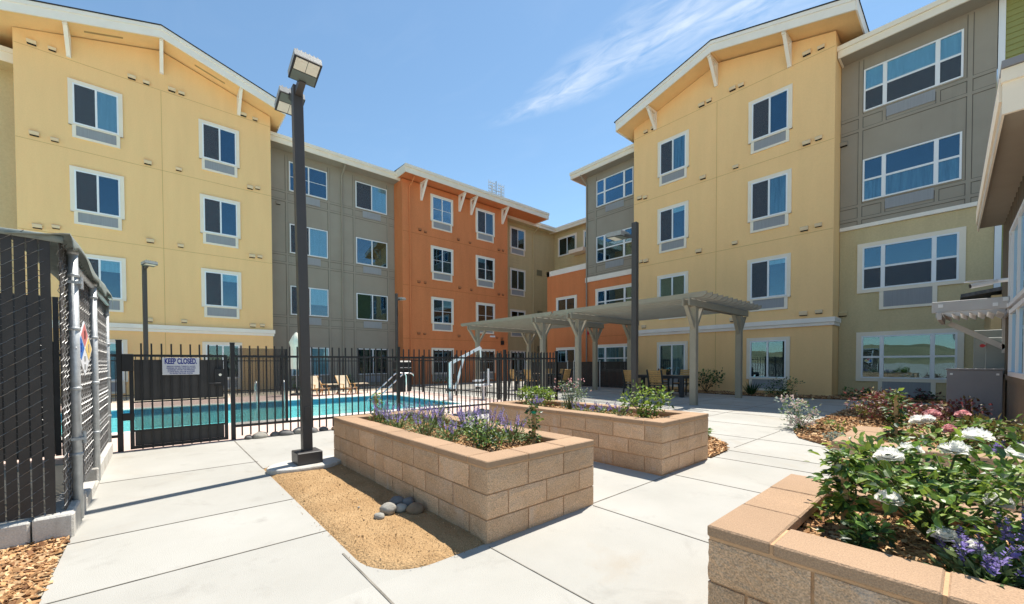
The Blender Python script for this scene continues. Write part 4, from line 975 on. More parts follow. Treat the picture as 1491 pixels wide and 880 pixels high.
def planting():
    # nearest planter: white rose, vine on a stake, low plant, salvias
    o, cl = bush('white_rose_bush', (2.32, .07, Z3+.01), .31, .33, .40, 1750, .039, ('leaf', 'leafl', 'leafd'), 'white rose bush in full bloom in the nearest planter', 'rose bush', 31, near=True, stems=22, clump=30, low=.38, stem='stem')
    for i, (p, r, up) in enumerate((((2.19, .20, .815), .060, (-.55, -.05, .8)), ((2.42, .16, .815), .054, (-.3, .1, .9)), ((2.30, .035, .85), .060, (-.45, -.1, .8)), ((2.55, -.013, .875), .068, (-.12, 0, 1)),
                                    ((2.08, .19, .675), .055, (-.6, -.1, .75)), ((2.28, -.065, .69), .050, (-.7, -.1, .55)), ((2.45, -.11, .835), .055, (-.5, -.5, .6)), ((2.03, .055, .60), .050, (-.6, -.3, .5)), ((2.02, -.005, .585), .045, (-.8, -.1, .5)), ((2.27, .31, .715), .045, (-.7, .4, .5)))):
        rose(o, p, r*.78, (up[0]*.45+.05, up[1]*.45, 1), 40+i)
        s = MB(); s.tube([(2.3, .08, .56), ((p[0]+2.3)/2, (p[1]+.08)/2, (p[2]+.56)/2+.02), (p[0], p[1], p[2]-.012)], .0035, 5); s.build('flower_stalk', 'stem', o, smooth=True)
    vine((2.24, .335, Z3+.01), .32, .10, 420, .042, ('leaf', 'leafl', 'leafd'), 'bushy young vine on a wooden stake with green tape beside the white roses', 51, near=True, tape=True)
    bush('low_ivy_plant', (2.02, .27, Z3+.01), .085, .085, .13, 170, .036, ('leafd', 'leaf'), 'low dark leafed plant at the edge of the nearest planter', 'plant', 52, near=True, stems=4, clump=7, low=.05, stem='stem')
    for i, (x, y, r, h, n) in enumerate(((1.985, -.035, .11, .19, 16), (2.18, -.13, .14, .26, 16), (1.99, -.20, .13, .23, 16), (2.30, -.32, .16, .32, 14))):
        salvia((x, y, Z3+.01), r, h, n, ['silvery salvia with violet spikes nearest the cap of the white rose planter', 'violet salvia tucked behind the white rose bush', 'violet salvia at the cut corner of the nearest planter', 'tall violet salvia at the rear of the nearest planter'][i], 60+i, L=.05, dens=330)
    # salvia planter
    spots = [(2.06, 4.42, .19, .30, 26), (2.40, 4.30, .18, .27, 16), (2.02, 3.98, .17, .27, 22), (2.36, 3.72, .19, .32, 20), (2.03, 3.42, .20, .31, 24), (2.42, 3.28, .19, .30, 30), (2.06, 3.02, .16, .24, 12), (2.40, 2.90, .20, .31, 36), (2.46, 2.62, .15, .30, 18)]
    words = ['low violet salvia at the far corner of the sage planter', 'violet salvia behind the far corner clump of the sage planter', 'violet salvia second along the lamp side of the sage planter', 'pale pink flecked salvia in the middle of the sage planter',
             'dense salvia clump against the cap facing the sandy bed', 'deep violet salvia at the back middle of the sage planter', 'sparse salvia beside the rounded shrub', 'fullest deep violet salvia behind the rounded shrub', 'tall thin salvia beside the staked vine']
    for i, (x, y, r, h, n) in enumerate(spots): salvia((x, y, Z1+.01), r, h, n, words[i], 70+i, dens=260)
    bush('rounded_shrub', (2.16, 2.62, Z1+.01), .20, .26, .24, 620, .034, ('leafd', 'leaf', 'leafl'), 'low rounded glossy shrub at the near end of the sage planter', 'shrub', 81, stems=6, clump=14, low=.1)
    vine((2.50, 2.40, Z1+.01), .36, .07, 230, .036, ('leafd', 'leaf', 'leafl'), 'leafy vine with green tape at the near end of the sage planter', 82, tape=True)
    vine((2.05, 4.62, Z1+.01), .34, .085, 130, .042, ('leaf', 'leafl'), 'leafy vine at the far end of the sage planter near the pool fence', 83, lean=(.02, .02))
    bush('pink_sage', (2.50, 3.95, Z1+.01), .17, .17, .36, 200, .026, ('leafs', 'leaf'), 'wispy red flowered sage in the far half of the sage planter', 'plant', 84, stems=12, clump=12, low=.3, stem='stem')
    # long planter by the pergola
    bush('bright_green_shrub', (4.72, 4.46, Z2+.01), .26, .26, .30, 620, .055, ('leafl', 'leaf'), 'bright green shrub at the far end of the long planter', 'shrub', 91, stems=6, clump=14)
    bush('viburnum_shrub', (4.56, 2.55, Z2+.01), .25, .25, .40, 640, .055, ('leafl', 'leaf', 'leafd'), 'lime green leafy shrub at the near end of the long planter', 'shrub', 92, stems=10, clump=14, low=.12)
    o, cl = bush('pink_sage', (4.62, 3.72, Z2+.01), .24, .26, .42, 560, .032, ('leafg', 'leafs', 'leaf'), 'silvery sage with small pink flowers in the middle of the long planter', 'plant', 93, stems=16, clump=18, low=.12, stem='stem')
    rr = random.Random(5); f = MB()
    for i in range(40):
        p = Vector((4.62+rr.gauss(0, .14), 3.72+rr.gauss(0, .14), Z2+rr.uniform(.30, .50)))
        for k in range(4): leaf(f, p, rdir(rr), rdir(rr), .018, .013)
    f.build('flower', 'petalp', o, fix=False)
    f = MB()
    for i in range(26): 
        p = (4.62+rr.gauss(0, .12), 3.72+rr.gauss(0, .12), Z2+rr.uniform(.30, .48)); f.tube([(4.62+(p[0]-4.62)*.3, 3.72+(p[1]-3.72)*.3, Z2), p], .002, 4)
    f.build('flower_stalk', 'stem', o)
    for i, (x, y, r, h, n) in enumerate(((4.45, 4.25, .18, .22, 24), (4.42, 3.35, .16, .18, 14), (4.44, 3.08, .15, .19, 18), (4.5, 2.83, .15, .22, 18))):
        salvia((x, y, Z2+.01), r, h, n, ['violet salvia in front of the bright green shrub', 'short violet salvia beside the silvery sage', 'violet salvia in the middle front of the long planter', 'violet salvia beside the lime green shrub'][i], 100+i, dens=170)
    bush('low_green_plant', (4.44, 2.96, Z2+.01), .10, .10, .12, 120, .03, ('leafl', 'leaf'), 'tiny lime green mound among the salvias of the long planter', 'plant', 96, stems=3, clump=6, low=.05, stem='stem')
    # pink rose planter
    o, cl = bush('pink_rose_bush', (4.78, .06, Z4+.01), .24, .28, .26, 560, .05, ('leaf', 'leafb', 'leafl'), 'pink rose bush with bronze young leaves in the planter before the grey cabinet', 'rose bush', 111, stems=10, clump=16)
    for i, (p, r, m) in enumerate((((4.62, .26, .72), .055, 'petal'), ((4.72, .19, .77), .05, 'petalp'), ((4.85, .04, .77), .045, 'petalp'), ((4.6, .21, .74), .045, 'petal'), ((4.56, .10, .68), .045, 'petalp'), ((4.56, .0, .65), .035, 'petalp'))):
        rose(o, p, r, (-.4, .1, .9), 120+i, m)
    bush('bronze_rose_bush', (4.85, -.24, Z4+.01), .26, .22, .26, 560, .05, ('leafb', 'leaf', 'leafl'), 'bronze leafed rose bush without flowers beside the clubhouse', 'rose bush', 112, stems=10, clump=14)
    vine((5.02, .42, Z4+.01), .42, .085, 260, .045, ('leafd', 'leaf', 'leafl'), 'tall dark vine column behind the pink rose planter corner', 113)
    for i, (x, y) in enumerate(((4.45, -.12), (4.5, -.32))): salvia((x, y, Z4+.01), .13, .18, 9, ['violet salvia under the pink roses', 'violet salvia under the bronze rose bush'][i], 115+i, dens=120)
    salvia((4.55, .40, Z4+.01), .08, .14, 0, 'small pale sprig in the open corner of the pink rose planter', 118, dens=50, name='small_sprig', group=None)
    # mulch bed shrubs
    for i, (x, y, rx, ry, h, n) in enumerate(((10.9, 1.0, .7, .55, .60, 950), (11.0, .25, .55, .45, .46, 750))):
        bush('barberry_shrub', (x, y, .02), rx, ry, h, n, .075, ('leafr', 'leafb'), ['maroon barberry at the open side of the mulch bed', 'maroon barberry right in front of the grey cabinet'][i], 'shrub', 130+i, stems=24, clump=26, low=.2, group='maroon barberries in the mulch bed')
    o, cl = bush('gaura_plant', (8.75, 1.92, .0), .42, .34, .58, 420, .06, ('leafg', 'leafs', 'leaf'), 'airy gaura with pale pink flowers spilling onto the walk', 'plant', 135, stems=26, clump=26, low=.12, stem='stem')
    f = MB(); rr = random.Random(9)
    for c, s in cl[:22]:
        for k in range(5):
            p = Vector((8.75, 1.92, 0))+c*1.06+rdir(rr)*.05
            for j in range(4): leaf(f, p, rdir(rr), rdir(rr), .035, .026)
    f.build('flower', mat('pale_pink_petal', (.72, .58, .55), .6, .1, 30, 0, 60, .2, trans=.3), o, fix=False)
    bush('low_green_plant', (11.3, 1.45, .02), .16, .16, .34, 90, .07, ('leafl', 'leaf'), 'small lime seedling alone in the mulch bed', 'plant', 136, stems=4, clump=5, stem='stem')
    bush('silver_cushion_plant', (7.75, 1.28, .01), .16, .14, .12, 320, .03, ('leafg',), 'silver grey cushion plant at the tip of the mulch bed', 'plant', 137, stems=3, clump=8, low=.1, stem='stem')
    bush('low_green_plant', (8.6, 1.42, .02), .15, .15, .20, 110, .05, ('leafl', 'leafs'), 'small yellow green plant behind the silver cushion', 'plant', 138, stems=4, clump=6, stem='stem')
    bush('low_green_plant', (6.55, 2.72, .0), .26, .16, .14, 230, .06, ('leaf', 'leafl'), 'flat green plant creeping from the small mulch patch', 'plant', 139, stems=4, clump=9, low=.05, stem='stem')
    # wall shrubs in the shade
    bush('oleander_shrub', (16.9, 6.75, 0), .55, .6, .95, 420, .11, ('leafd', 'leaf'), 'dark open shrub between two pergola posts by the yellow wall', 'shrub', 141, stems=18, clump=18, low=.3)
    bush('rounded_shrub', (16.7, 4.15, 0), .5, .5, .62, 700, .07, ('leafd', 'leaf'), 'dense dark shrub under the ground floor window of the yellow wall', 'shrub', 142, stems=8, clump=16, low=.1)
    g = thing('grass_clump', (16.5, 5.05, 0), 'spiky dark grass clump beside the pergola post at the yellow wall', 'plant'); m = MB(); rr = random.Random(4)
    for i in range(70):
        a = rr.uniform(0, 6.283); q = rr.uniform(.1, .42); leaf(m, (16.5+.05*math.cos(a), 5.05+.05*math.sin(a), 0), (math.cos(a)*q, math.sin(a)*q, .5), (math.cos(a), math.sin(a), -.3), rr.uniform(.35, .62), .035)
    m.build('foliage', ['leafd'], g, fix=False)
    bush('low_green_plant', (17.6, 2.35, 0), .4, .35, .32, 260, .09, ('leafd', 'leaf'), 'low dark plant at the olive wall near the yellow corner', 'plant', 143, stems=6, clump=8, low=.05)
    bush('low_green_plant', (17.9, .9, 0), .4, .35, .30, 260, .09, ('leafd', 'leafr'), 'low dark plant at the olive wall under the big window', 'plant', 144, stems=6, clump=8, low=.05)
    for i, (x, y) in enumerate(((5.2, 19.6), (7.2, 19.4), (9.6, 18.9), (12.6, 19.2))):
        bush('foundation_shrub', (x, y, 0), .6, .45, .55, 300, .1, ('leafd', 'leaf'), ['dark low shrub behind the umbrella', 'dark low shrub behind the deck chairs', 'dark low shrub near the grill cabinet', 'dark low shrub under the orange wall'][i], 'shrub', 150+i, stems=6, clump=9, low=.1, group='low shrubs along the rear wall')
planting()

# ------------------------------------------------------------------ rocks
def rocks():
    rr = random.Random(17)
    def rock(p, sx, sy, sz, m, label, group, seed):
        bm = bmesh.new(); bmesh.ops.create_icosphere(bm, subdivisions=3, radius=1)
        for v in bm.verts:
            k = 1+.22*noise.noise((v.co.x*1.1+seed, v.co.y*1.1, v.co.z*1.1))+.06*noise.noise((v.co.x*4+seed, v.co.y*4, v.co.z*4))
            v.co = v.co*k; v.co.z = max(v.co.z, -.75)
        a = rr.uniform(0, 3.14); mt = Matrix.Translation((0, 0, sz*.55)) @ Matrix.Rotation(a, 4, 'Z') @ Matrix.Diagonal((sx, sy, sz, 1)); bm.transform(mt)
        me = bpy.data.meshes.new('river_rock'); bm.to_mesh(me); bm.free(); me.materials.append(M[m]); me.polygons.foreach_set('use_smooth', [True]*len(me.polygons))
        o = bpy.data.objects.new('river_rock', me); COL.objects.link(o); o.location = p; tag(o, label, 'rock', group)
    g = 'river rocks beside the sage planter'
    for i, (x, y, s, m, l) in enumerate(((1.40, 2.93, .062, 'rock2', 'large pale egg shaped rock in the sandy bed'), (1.49, 2.90, .045, 'rock2', 'pale rock leaning on the large pale rock'), (1.52, 3.03, .058, 'rock1', 'dark grey rock tucked behind the pale ones'),
                                         (1.60, 2.97, .052, 'rock1', 'upright grey rock against the planter wall'), (1.56, 2.79, .060, 'rock3', 'brown grey rock nearest the walk in the sandy bed'), (1.29, 2.86, .035, 'rock2', 'small flat white rock at the edge of the rock pile'))):
        rock((x, y, .012), s*1.15, s, s*.85, m, l, g, i*3.1)
    rock((1.25, 3.16, .02), .010, .009, .008, 'rock2', 'white pebble lying alone in the sandy bed', g, 88)
    tens = 'twent thirt fort'.split(); ones = 'first second third fourth fifth sixth seventh eighth ninth'.split()
    ORD = ones+'tenth eleventh twelfth thirteenth fourteenth fifteenth sixteenth seventeenth eighteenth nineteenth'.split()
    for t in tens: ORD += [t+'ieth']+[t+'y-'+o for o in ones]
    x = 1.12; i = 0
    while x < 8.4:
        s = rr.uniform(.055, .105); m = rr.choice(['rock1', 'rock2', 'rock3', 'rock2', 'rock1'])
        rock((x, 7.37+rr.uniform(-.05, .04), -.01), s*1.25, s, s*rr.uniform(.6, .85), m, {'rock1': 'dark grey', 'rock2': 'pale', 'rock3': 'brown'}[m]+' river rock under the black pool fence, '+(ORD[i] if i < len(ORD) else 'one of the last')+' from the gate post', 'river rocks under the pool fence', 10+i*1.7)
        x += s*2.0+rr.uniform(-.01, .05); i += 1
rocks()
def grit():
    rr = random.Random(77); m = MB(); k = 0
    while k < 3000:
        x = rr.uniform(.86, 1.64); y = rr.uniform(1.98, 5.1); k += 1
        if x < .93 and rr.random() < .86: continue
        if (x-.92) < .34 and y < 2.36 and math.hypot(x-1.26, y-2.37) > .355: continue
        s = rr.uniform(.0010, .0024)*(2.4 if rr.random() < .02 else 1); z = (.024 if x > .95 else .004)+.008*noise.noise((x*3, y*3, 0))
        v = rdir(rr); a = v.orthogonal().normalized(); m.obox((x, y, z), v, a, v.cross(a), s*1.3, s, s*.8, rr.choice((0, 0, 0, 0, 0, 0, 0, 1, 2)))
    tag(m.build('loose_grit', ['dirt', 'chip2', 'rock3'], fix=False), 'loose grit scattered over the sandy bed and spilling onto the walk', 'grit', kind='stuff')
grit()

# ------------------------------------------------------------------ lamp posts
def lamp(x, y, heads, label, h=4.60, pad=True, w=.125, az=0., hs=1.0):
    o = thing('lamp_post', (x, y, 0), label, 'lamp post', 'dark lamp posts in the courtyard', az); B = lambda n, mb, m, p=o, **k: mb.build(n, m, p, local=True, **k)
    if pad:
        m = MB(); pts = [(.42*math.cos(t)*1.0, .27*math.sin(t)) for t in [i*2*math.pi/28 for i in range(44)]]
        m.lathe((0, 0, 0), [(1, -.02), (1, .04), (.985, .052), (.95, .058)], 44); m.v = [(a*.42, b*.27, c) for a, b, c in m.v]; B('footing', m, 'curb')
        m = MB(); m.bbox(-.135, -.135, .058, .135, .135, .195, .008); B('base_cover', m, 'lampc')
    m = MB(); m.bbox(-w/2, -w/2, 0 if not pad else .18, w/2, w/2, h, .006); B('pole', m, 'lampc')
    m = MB(); m.box(-.03, -w/2-.012, .55, .03, -w/2, .70); B('hand_hole', m, 'lampc')
    for sy, tilt, z0 in heads:
        m = MB(); c = Vector((0, sy*(.40*hs), z0)); ax = Vector((1, 0, 0)); ay = Vector((0, sy*math.cos(tilt), math.sin(tilt))); c.y = sy*.33*(hs/.7); n = ax.cross(ay)*(1 if sy > 0 else -1)
        if n.z < 0: n = -n
        m.obox(c, ax, ay, n, .20*hs, .21*hs, .055*hs)
        hd = B('lamp_head', m, 'alum')
        m = MB(); m.obox(c-n*.056*hs, ax, ay, n, .203*hs, .213*hs, .006); B('rim', m, 'iron', hd)
        m = MB()
        for q in (-1, 1): m.obox(c-n*.064*hs+ay*.085*hs+ax*q*.088*hs, ax, ay, n, .084*hs, .10*hs, .004)
        B('lens', m, 'lens', hd)
        m = MB(); m.obox(c-n*.064*hs-ay*.115*hs, ax, ay, n, .18*hs, .085*hs, .004); B('driver_plate', m, mat('driver_green_grey', (.13, .16, .15), .5, .05), hd)
        m = MB(); m.bar((0, sy*.05, z0-.12), tuple(c-ay*.17*hs-n*.03), .07, .07); B('mount_arm', m, 'lampc', hd)
        m = MB()
        for k in range(6): m.obox(c+n*(.055*hs+.012)+ax*(-.15+.06*k)*hs, ax, ay, n, .006, .20*hs, .012)
        B('cooling_fin', m, 'alum', hd)
    return o
lamp(1.33, 4.88, ((-1, R(16), 4.36), (1, R(-16), 4.33)), 'tall dark square lamp post with two heads on a concrete footing beside the sage planter', h=4.33, hs=.68, w=.105).rotation_euler = (-.010, -.0121, 0)
lamp(9.03, 5.26, ((1, R(4), 4.40),), 'dark lamp post with one flat head in front of the pergola', pad=False)
lamp(-.26, 18.0, ((-1, R(4), 4.58),), 'thin dark lamp post before the yellow left wing', pad=False, w=.11, az=R(20), hs=.85)
lamp(9.05, 17.87, ((1, R(4), 4.40),), 'thin dark lamp post before the grey wall section', pad=False, w=.11, az=R(-60), hs=.85)

# ------------------------------------------------------------------ black iron pool fence, gate, signs
def iron_fence(pts_posts, y_or_x, axis, label, zt=1.49, zr=1.30, zb=.19, pitch=.117, pw=.06, thin=.020, group='black iron fence runs'):
    """posts along one axis; pickets, rails per bay"""
    P = (lambda u, w, z: (u, y_or_x+w, z)) if axis == 'x' else (lambda u, w, z: (y_or_x+w, u, z))
    u0 = pts_posts[0]; o = thing('iron_fence', P(u0, 0, 0), label, 'fence')
    def bx(m, u0, u1, w0, w1, z0, z1):
        a = P(u0, w0, z0); b = P(u1, w1, z1); m.box(min(a[0], b[0]), min(a[1], b[1]), z0, max(a[0], b[0]), max(a[1], b[1]), z1)
    for u in pts_posts:
        m = MB(); bx(m, u-pw/2, u+pw/2, -pw/2, pw/2, -.02, zt+.03); bx(m, u-pw/2-.004, u+pw/2+.004, -pw/2-.004, pw/2+.004, zt+.03, zt+.042); m.build('post', 'iron', o)
    for a, b in zip(pts_posts, pts_posts[1:]):
        m = MB(); bx(m, a+pw/2, b-pw/2, -.018, .018, zr, zr+.035); bx(m, a+pw/2, b-pw/2, -.018, .018, zb, zb+.035)
        n = round((b-a-pw)/pitch)
        for k in range(1, n):
            u = a+(b-a)*k/n; bx(m, u-thin/2, u+thin/2, -thin/2-.0005, thin/2+.0005, .05, zt)
        m.build('picket_panel', 'iron', o)
    return o
F = iron_fence([.93, 3.80, 6.72, 8.67], 7.45, 'x', 'black iron picket fence along the walk side of the pool')
def guard():
    m = MB(); m.box(.97, 7.475, .19, 1.70, 7.49, 1.45); m.build('perforated_guard', 'pmesh', F)
    m = MB(); m.box(1.70, 7.462, .19, 1.735, 7.50, 1.45); m.box(.97, 7.4725, .19, 1.70, 7.502, .215); m.build('guard_frame', 'iron', F)
guard()
iron_fence([-3.2, -1.75, -.39], 7.45, 'x', 'black iron fence stub behind the chain link enclosure')
iron_fence([7.45+2.44*k for k in range(5)], 8.675, 'y', 'black iron picket fence along the pool lift side')
iron_fence([-6+2.44*k for k in range(7)], 17.25, 'x', 'black iron picket fence along the rear of the pool deck', pw=.05)
def gate():
    o = thing('pool_gate', (.27, 7.45, 0), 'black iron pool gate with solid upper and lower mesh panels', 'gate'); y = 7.45; x0, x1 = -.29, .86
    m = MB()
    m.box(x0, y-.022, .012, x0+.045, y+.022, 1.335); m.box(x1-.045, y-.022, .012, x1, y+.022, 1.335)
    m.box(x0+.045, y-.018, 1.30, x1-.045, y+.018, 1.335); m.box(x0+.045, y-.018, .012, x1-.045, y+.018, .05); m.box(x0+.045, y-.016, .25, x1-.045, y+.016, .275); m.box(x0+.045, y-.016, .655, x1-.045, y+.016, .675)
    m.build('gate_frame', 'iron', o)
    n = 10
    m = MB()
    for k in range(1, n):
        u = x0+.02+(x1-x0-.04)*k/n; m.box(u-.010, y-.0235, .005, u+.010, y-.003, 1.49)
    m.build('picket', 'iron', o)
    m = MB(); m.box(x0+.05, y+.020, .68, x1-.05, y+.026, 1.26)
    for k in range(14): m.box(x0+.07+.078*k, y+.012, .69, x0+.078+.078*k, y+.0195, 1.25)
    m.build('upper_panel', mat('dark_mesh_panel', (.085, .08, .076), .6, .1, 8), o)
    m = MB(); m.box(x0+.05, y+.020, .05, x1-.05, y+.026, .255); m.build('lower_panel', MATS['dark_mesh_panel'], o)
    m = MB(); m.box(x0+.05, y+.021, .28, x1-.05, y+.024, .65); m.build('screen_panel', 'pmesh', o)
    m = MB(); m.box(x1-.17, y-.05, .86, x1-.05, y-.024, 1.12); m.build('lock_box', 'iron', o)
    m = MB(); m.tube([(x1-.10, y-.05, 1.03), (x1-.10, y-.06, 1.03)], .02, 10); m.build('lock_cylinder', 'steel', o)
    m = MB(); m.tube([(x1-.10, y-.05, .90), (x1-.10, y-.09, .90), (x1-.24, y-.09, .90)], .011, 8); m.build('lever_handle', 'iron', o)
    for z, h, w in ((1.10, .24, .05), (.42, .10, .05)):
        m = MB(); m.bbox(x0-.075, y-.05, z, x0+.05, y-.023, z+h, .006); m.build('hinge', 'iron', o)
gate()
def text(parent, body, c, size, sx, mat_, name='lettering', rot=(R(90), 0, 0), align='CENTER', local_off=(0, 0, 0), bold=0):
    cu = bpy.data.curves.new(name, 'FONT'); cu.body = body; cu.size = size; cu.align_x = align; cu.align_y = 'CENTER'; cu.extrude = .0008; cu.offset = bold
    t = bpy.data.objects.new(name, cu); COL.objects.link(t); dg = bpy.context.evaluated_depsgraph_get(); me = bpy.data.meshes.new_from_object(t.evaluated_get(dg))
    bpy.data.objects.remove(t); bpy.data.curves.remove(cu); me.name = name; me.materials.clear(); me.materials.append(M[mat_])
    mt = Matrix.LocRotScale(Vector(c)-root_of(parent).location, __import__('mathutils').Euler(rot), Vector((sx, 1, 1))); me.transform(mt)
    o = bpy.data.objects.new(name, me); COL.objects.link(o); o.parent = parent; return o
def signs():
    cx, cz, y = .285, 1.165, 7.415; W, H = .435, .250
    o = thing('gate_sign', (cx, y, cz-H/2), 'white KEEP CLOSED sign with blue lettering on the pool gate', 'sign')
    m = MB(); m.bbox(cx-W/2, y, cz-H/2, cx+W/2, y+.006, cz+H/2, .002); m.build('plate', 'signw', o)
    for sx in (-1, 1):
        for sz in (-1, 1): m = MB(); m.tube([(cx+sx*(W/2-.012), y-.002, cz+sz*(H/2-.012)), (cx+sx*(W/2-.012), y+.001, cz+sz*(H/2-.012))], .005, 8); m.build('rivet', 'steel', o)
    text(o, 'KEEP CLOSED.', (cx-.002, y-.001, cz+.070), .112, .53, 'blue', bold=.0042)
    for i, s in enumerate(('PERSONS HAVING CURRENTLY ACTIVE', 'DIARRHEA OR WHO HAVE HAD ACTIVE', 'DIARRHEA WITHIN THE PREVIOUS', '14 DAYS SHALL NOT BE ALLOWED', 'TO ENTER THE POOL WATER')):
        text(o, s, (cx, y-.001, cz-.003-.0255*i), .0235, .80 if i < 2 else .86, 'blue', bold=.0006)
    # hazard placard on the enclosure fence (faces +x)
    x, yc, zc, r = -.435, 4.50, 1.32, .215
    o = thing('hazard_placard', (x, yc, zc-r), 'four colour diamond hazard placard hung on the chain link enclosure', 'sign')
    m = MB(); m.prism([(x, yc, zc-r), (x, yc+r, zc), (x, yc, zc+r), (x, yc-r, zc)], (-.006, 0, 0)); m.build('plate', 'signw', o)
    q = r*.46; g = .006
    for dy, dz, mn in ((0, 1, 'hred'), (-1, 0, 'hblue'), (1, 0, 'hyel')):
        c_y, c_z = yc+dy*r*.485, zc+dz*r*.485; k = q-g
        m = MB(); m.prism([(x+.0015, c_y, c_z-k), (x+.0015, c_y+k, c_z), (x+.0015, c_y, c_z+k), (x+.0015, c_y-k, c_z)], (-.0012, 0, 0)); m.build('colour_field', mn, o)
    for dy, dz, ch in ((0, .485, '0'), (-.485, 0, '3'), (.485, 0, '1')):
        text(o, ch, (x+.0025, yc+dy*r, zc+dz*r), .10, .8, 'blue' if dz == 0 else 'iron', rot=(R(90), 0, R(90)), name='numeral')
    m = MB(); m.box(x+.0003, yc-.022, zc-.165, x+.0018, yc+.022, zc-.125); m.box(x+.0003, yc-.022, zc-.10, x+.0018, yc+.022, zc-.06); m.build('label_patch', mat('patch_grey', (.35, .35, .35), .6, .1), o)
    o.rotation_euler.z = R(-6)
signs()

# ------------------------------------------------------------------ chain link enclosure at the left
def enclosure():
    o = thing('chain_link_enclosure', (-.5, 4.0, 0), 'chain link enclosure with dark privacy slats, galvanised posts and a drooping tarp', 'fence')
    zt, zb = 2.10, .17; xs, yf = -.50, 4.0
    # front run (faces the camera), along -x ; side run along +y
    m = MB(); k = 0; x = xs-.045
    while x > -3.0:
        m.box(x-.049, yf+.004, zb, x, yf+.009, zt-.03-.004*(k % 3)); x -= .057; k += 1
    m.build('privacy_slats', 'slat', o)
    m = MB(); y = yf+.04; rr = random.Random(2)
    while y < 7.35:
        j = rr.uniform(-.004, .004); m.box(xs-.012+j, y, zb, xs-.007+j, y+.048, zt-.05); y += .057
    m.build('privacy_slats', 'pslat', o)
    m = MB(); x = xs-.09
    while x > -3.0: m.box(x-.052, 7.30, .05, x, 7.306, zt-.06); x -= .057
    m.build('privacy_slats', 'slat', o)
    def net(axis, a0, a1, m, off, p=.057, r=.0022, amp=.010, hz=.042):
        # woven wire: every column zig-zags, in front of the slat one way and behind it the other
        n = int((a1-a0)/p)
        for c in range(n):
            u0 = a0+c*p; pts = []; q = 0; z = zb
            while z < zt:
                L = (q+c) % 2
                pts.append((u0-.002 if L else u0+p+.002, 0, z)); pts.append((u0+p/2, amp if L else -amp*1.2, z+hz/2)); z += hz; q += 1
            m.tube([(u, yf-off-w, z) if axis == 'x' else (xs+off+w, u, z) for u, w, z in pts], r, 4, cap=False)
    m = MB(); net('x', -1.6, xs-.03, m, -.006, r=.0022); m.build('wire_mesh', 'wire', o)
    m = MB(); net('y', yf+.01, 7.35, m, -.004, r=.0022, amp=.011); m.build('wire_mesh', 'wire', o)
    for x, y, h, rr_ in ((xs+.028, 4.32, 2.02, .030), (xs+.022, 5.62, 1.98, .030), (xs+.0, 7.33, 2.04, .028), (-2.6, 4.06, 2.08, .028)):
        m = MB(); m.tube([(x, y, .02), (x, y, h)], rr_, 12); m.lathe((x, y, h), [(rr_*1.12, 0), (rr_*1.12, .02), (rr_*.6, .045), (.004, .055)], 12)
        for z in (.5, 1.0, 1.45, 1.85): m.lathe((x, y, z), [(rr_*1.12, 0), (rr_*1.22, .004), (rr_*1.22, .020), (rr_*1.12, .024)], 12)
        m.build('post', 'galv', o, smooth=True)
    m = MB(); m.tube([(xs+.015, 4.34, 1.96), (xs+.015, 7.3, 1.99)], .022, 10); m.tube([(xs-.05, 4.06, 2.04), (-2.6, 4.06, 2.04)], .020, 10); m.build('top_rail', 'galv', o, smooth=True)
    for z in (.62, 1.80):
        m = MB()
        m.box(xs+.0, 4.285, z, xs+.075, 4.36, z+.02); m.tube([(xs+.07, 4.33, z-.03), (xs+.07, 4.33, z+.06)], .012, 8); m.bar((xs+.05, 4.36, z+.01), (xs+.05, 4.60, z+.01), .012, .02)
        m.build('gate_hinge', 'galv', o)
    # tarp over the side run: rolls over the rail and hangs a little on both sides
    vs = []; fs = []; n = 40; prof = 9
    for i in range(n+1):
        y = 3.97+3.42*i/n
        for k in range(prof+1):
            t = k/prof; w = noise.noise((y*2.2, t*2.5, 1)); s = (t-.5)*2
            x = xs+.055+.02*w-(.30*max(0, -s*1.0) if s < 0 else -.03*s); z = zt+.0-.055*max(0, s)**1.5-.02*w+.03*math.sin(y*3.1)*t-(.05*(-s) if s < 0 else 0)
            if s > .2: z -= (.05+.035*math.sin(y*5.3+.6)+.03*noise.noise((y*4, 7, 0)))*(s-.2)*1.3; x -= .01*(s-.2)
            vs.append((x, y, z))
    for i in range(n):
        for k in range(prof): q = i*(prof+1)+k; fs.append((q, q+1, q+prof+2, q+prof+1))
    m = MB(); m.add(vs, fs)
    n0 = len(vs); vs2 = []; fs2 = []
    for i in range(n+1):
        x = xs+.02-2.2*i/n
        for k in range(5): vs2.append((x, yf-.004+.005*k+.01*noise.noise((x*3, k, 2)), zt-.035+.018*math.sin(k*math.pi/4)+.012*noise.noise((x*3, k*.4, 5))-(.03 if k in (0, 4) else 0)))
    for i in range(n):
        for k in range(4): q = i*5+k; fs2.append((q, q+1, q+6, q+5))
    m.add(vs2, fs2); t = m.build('tarp', 'tarp', o, smooth=True, fix=False)
    md = t.modifiers.new('thickness', 'SOLIDIFY'); md.thickness = .004
    # curb under both runs
    c = MB(); y = yf-.05; k = 0
    for a, b, h in ((-2.6, -1.62, .15), (-1.61, -.66, .155), (-.65, -.455, .165)): c.bbox(a, yf-.05, -.03, b, yf+.10, h, .012)
    for a, b, h, x in ((4.105, 4.62, .17, -.455), (4.63, 5.25, .10, -.455), (5.26, 5.55, .04, -.455), (5.56, 7.30, .16, -.46)): c.bbox(x-.15, a, -.03, x, b, h, .012)
    cb = thing('concrete_curb', (-.5, 4, 0), 'rough concrete curb under the chain link enclosure', 'kerb'); c.build('kerb_block', 'curb', cb)
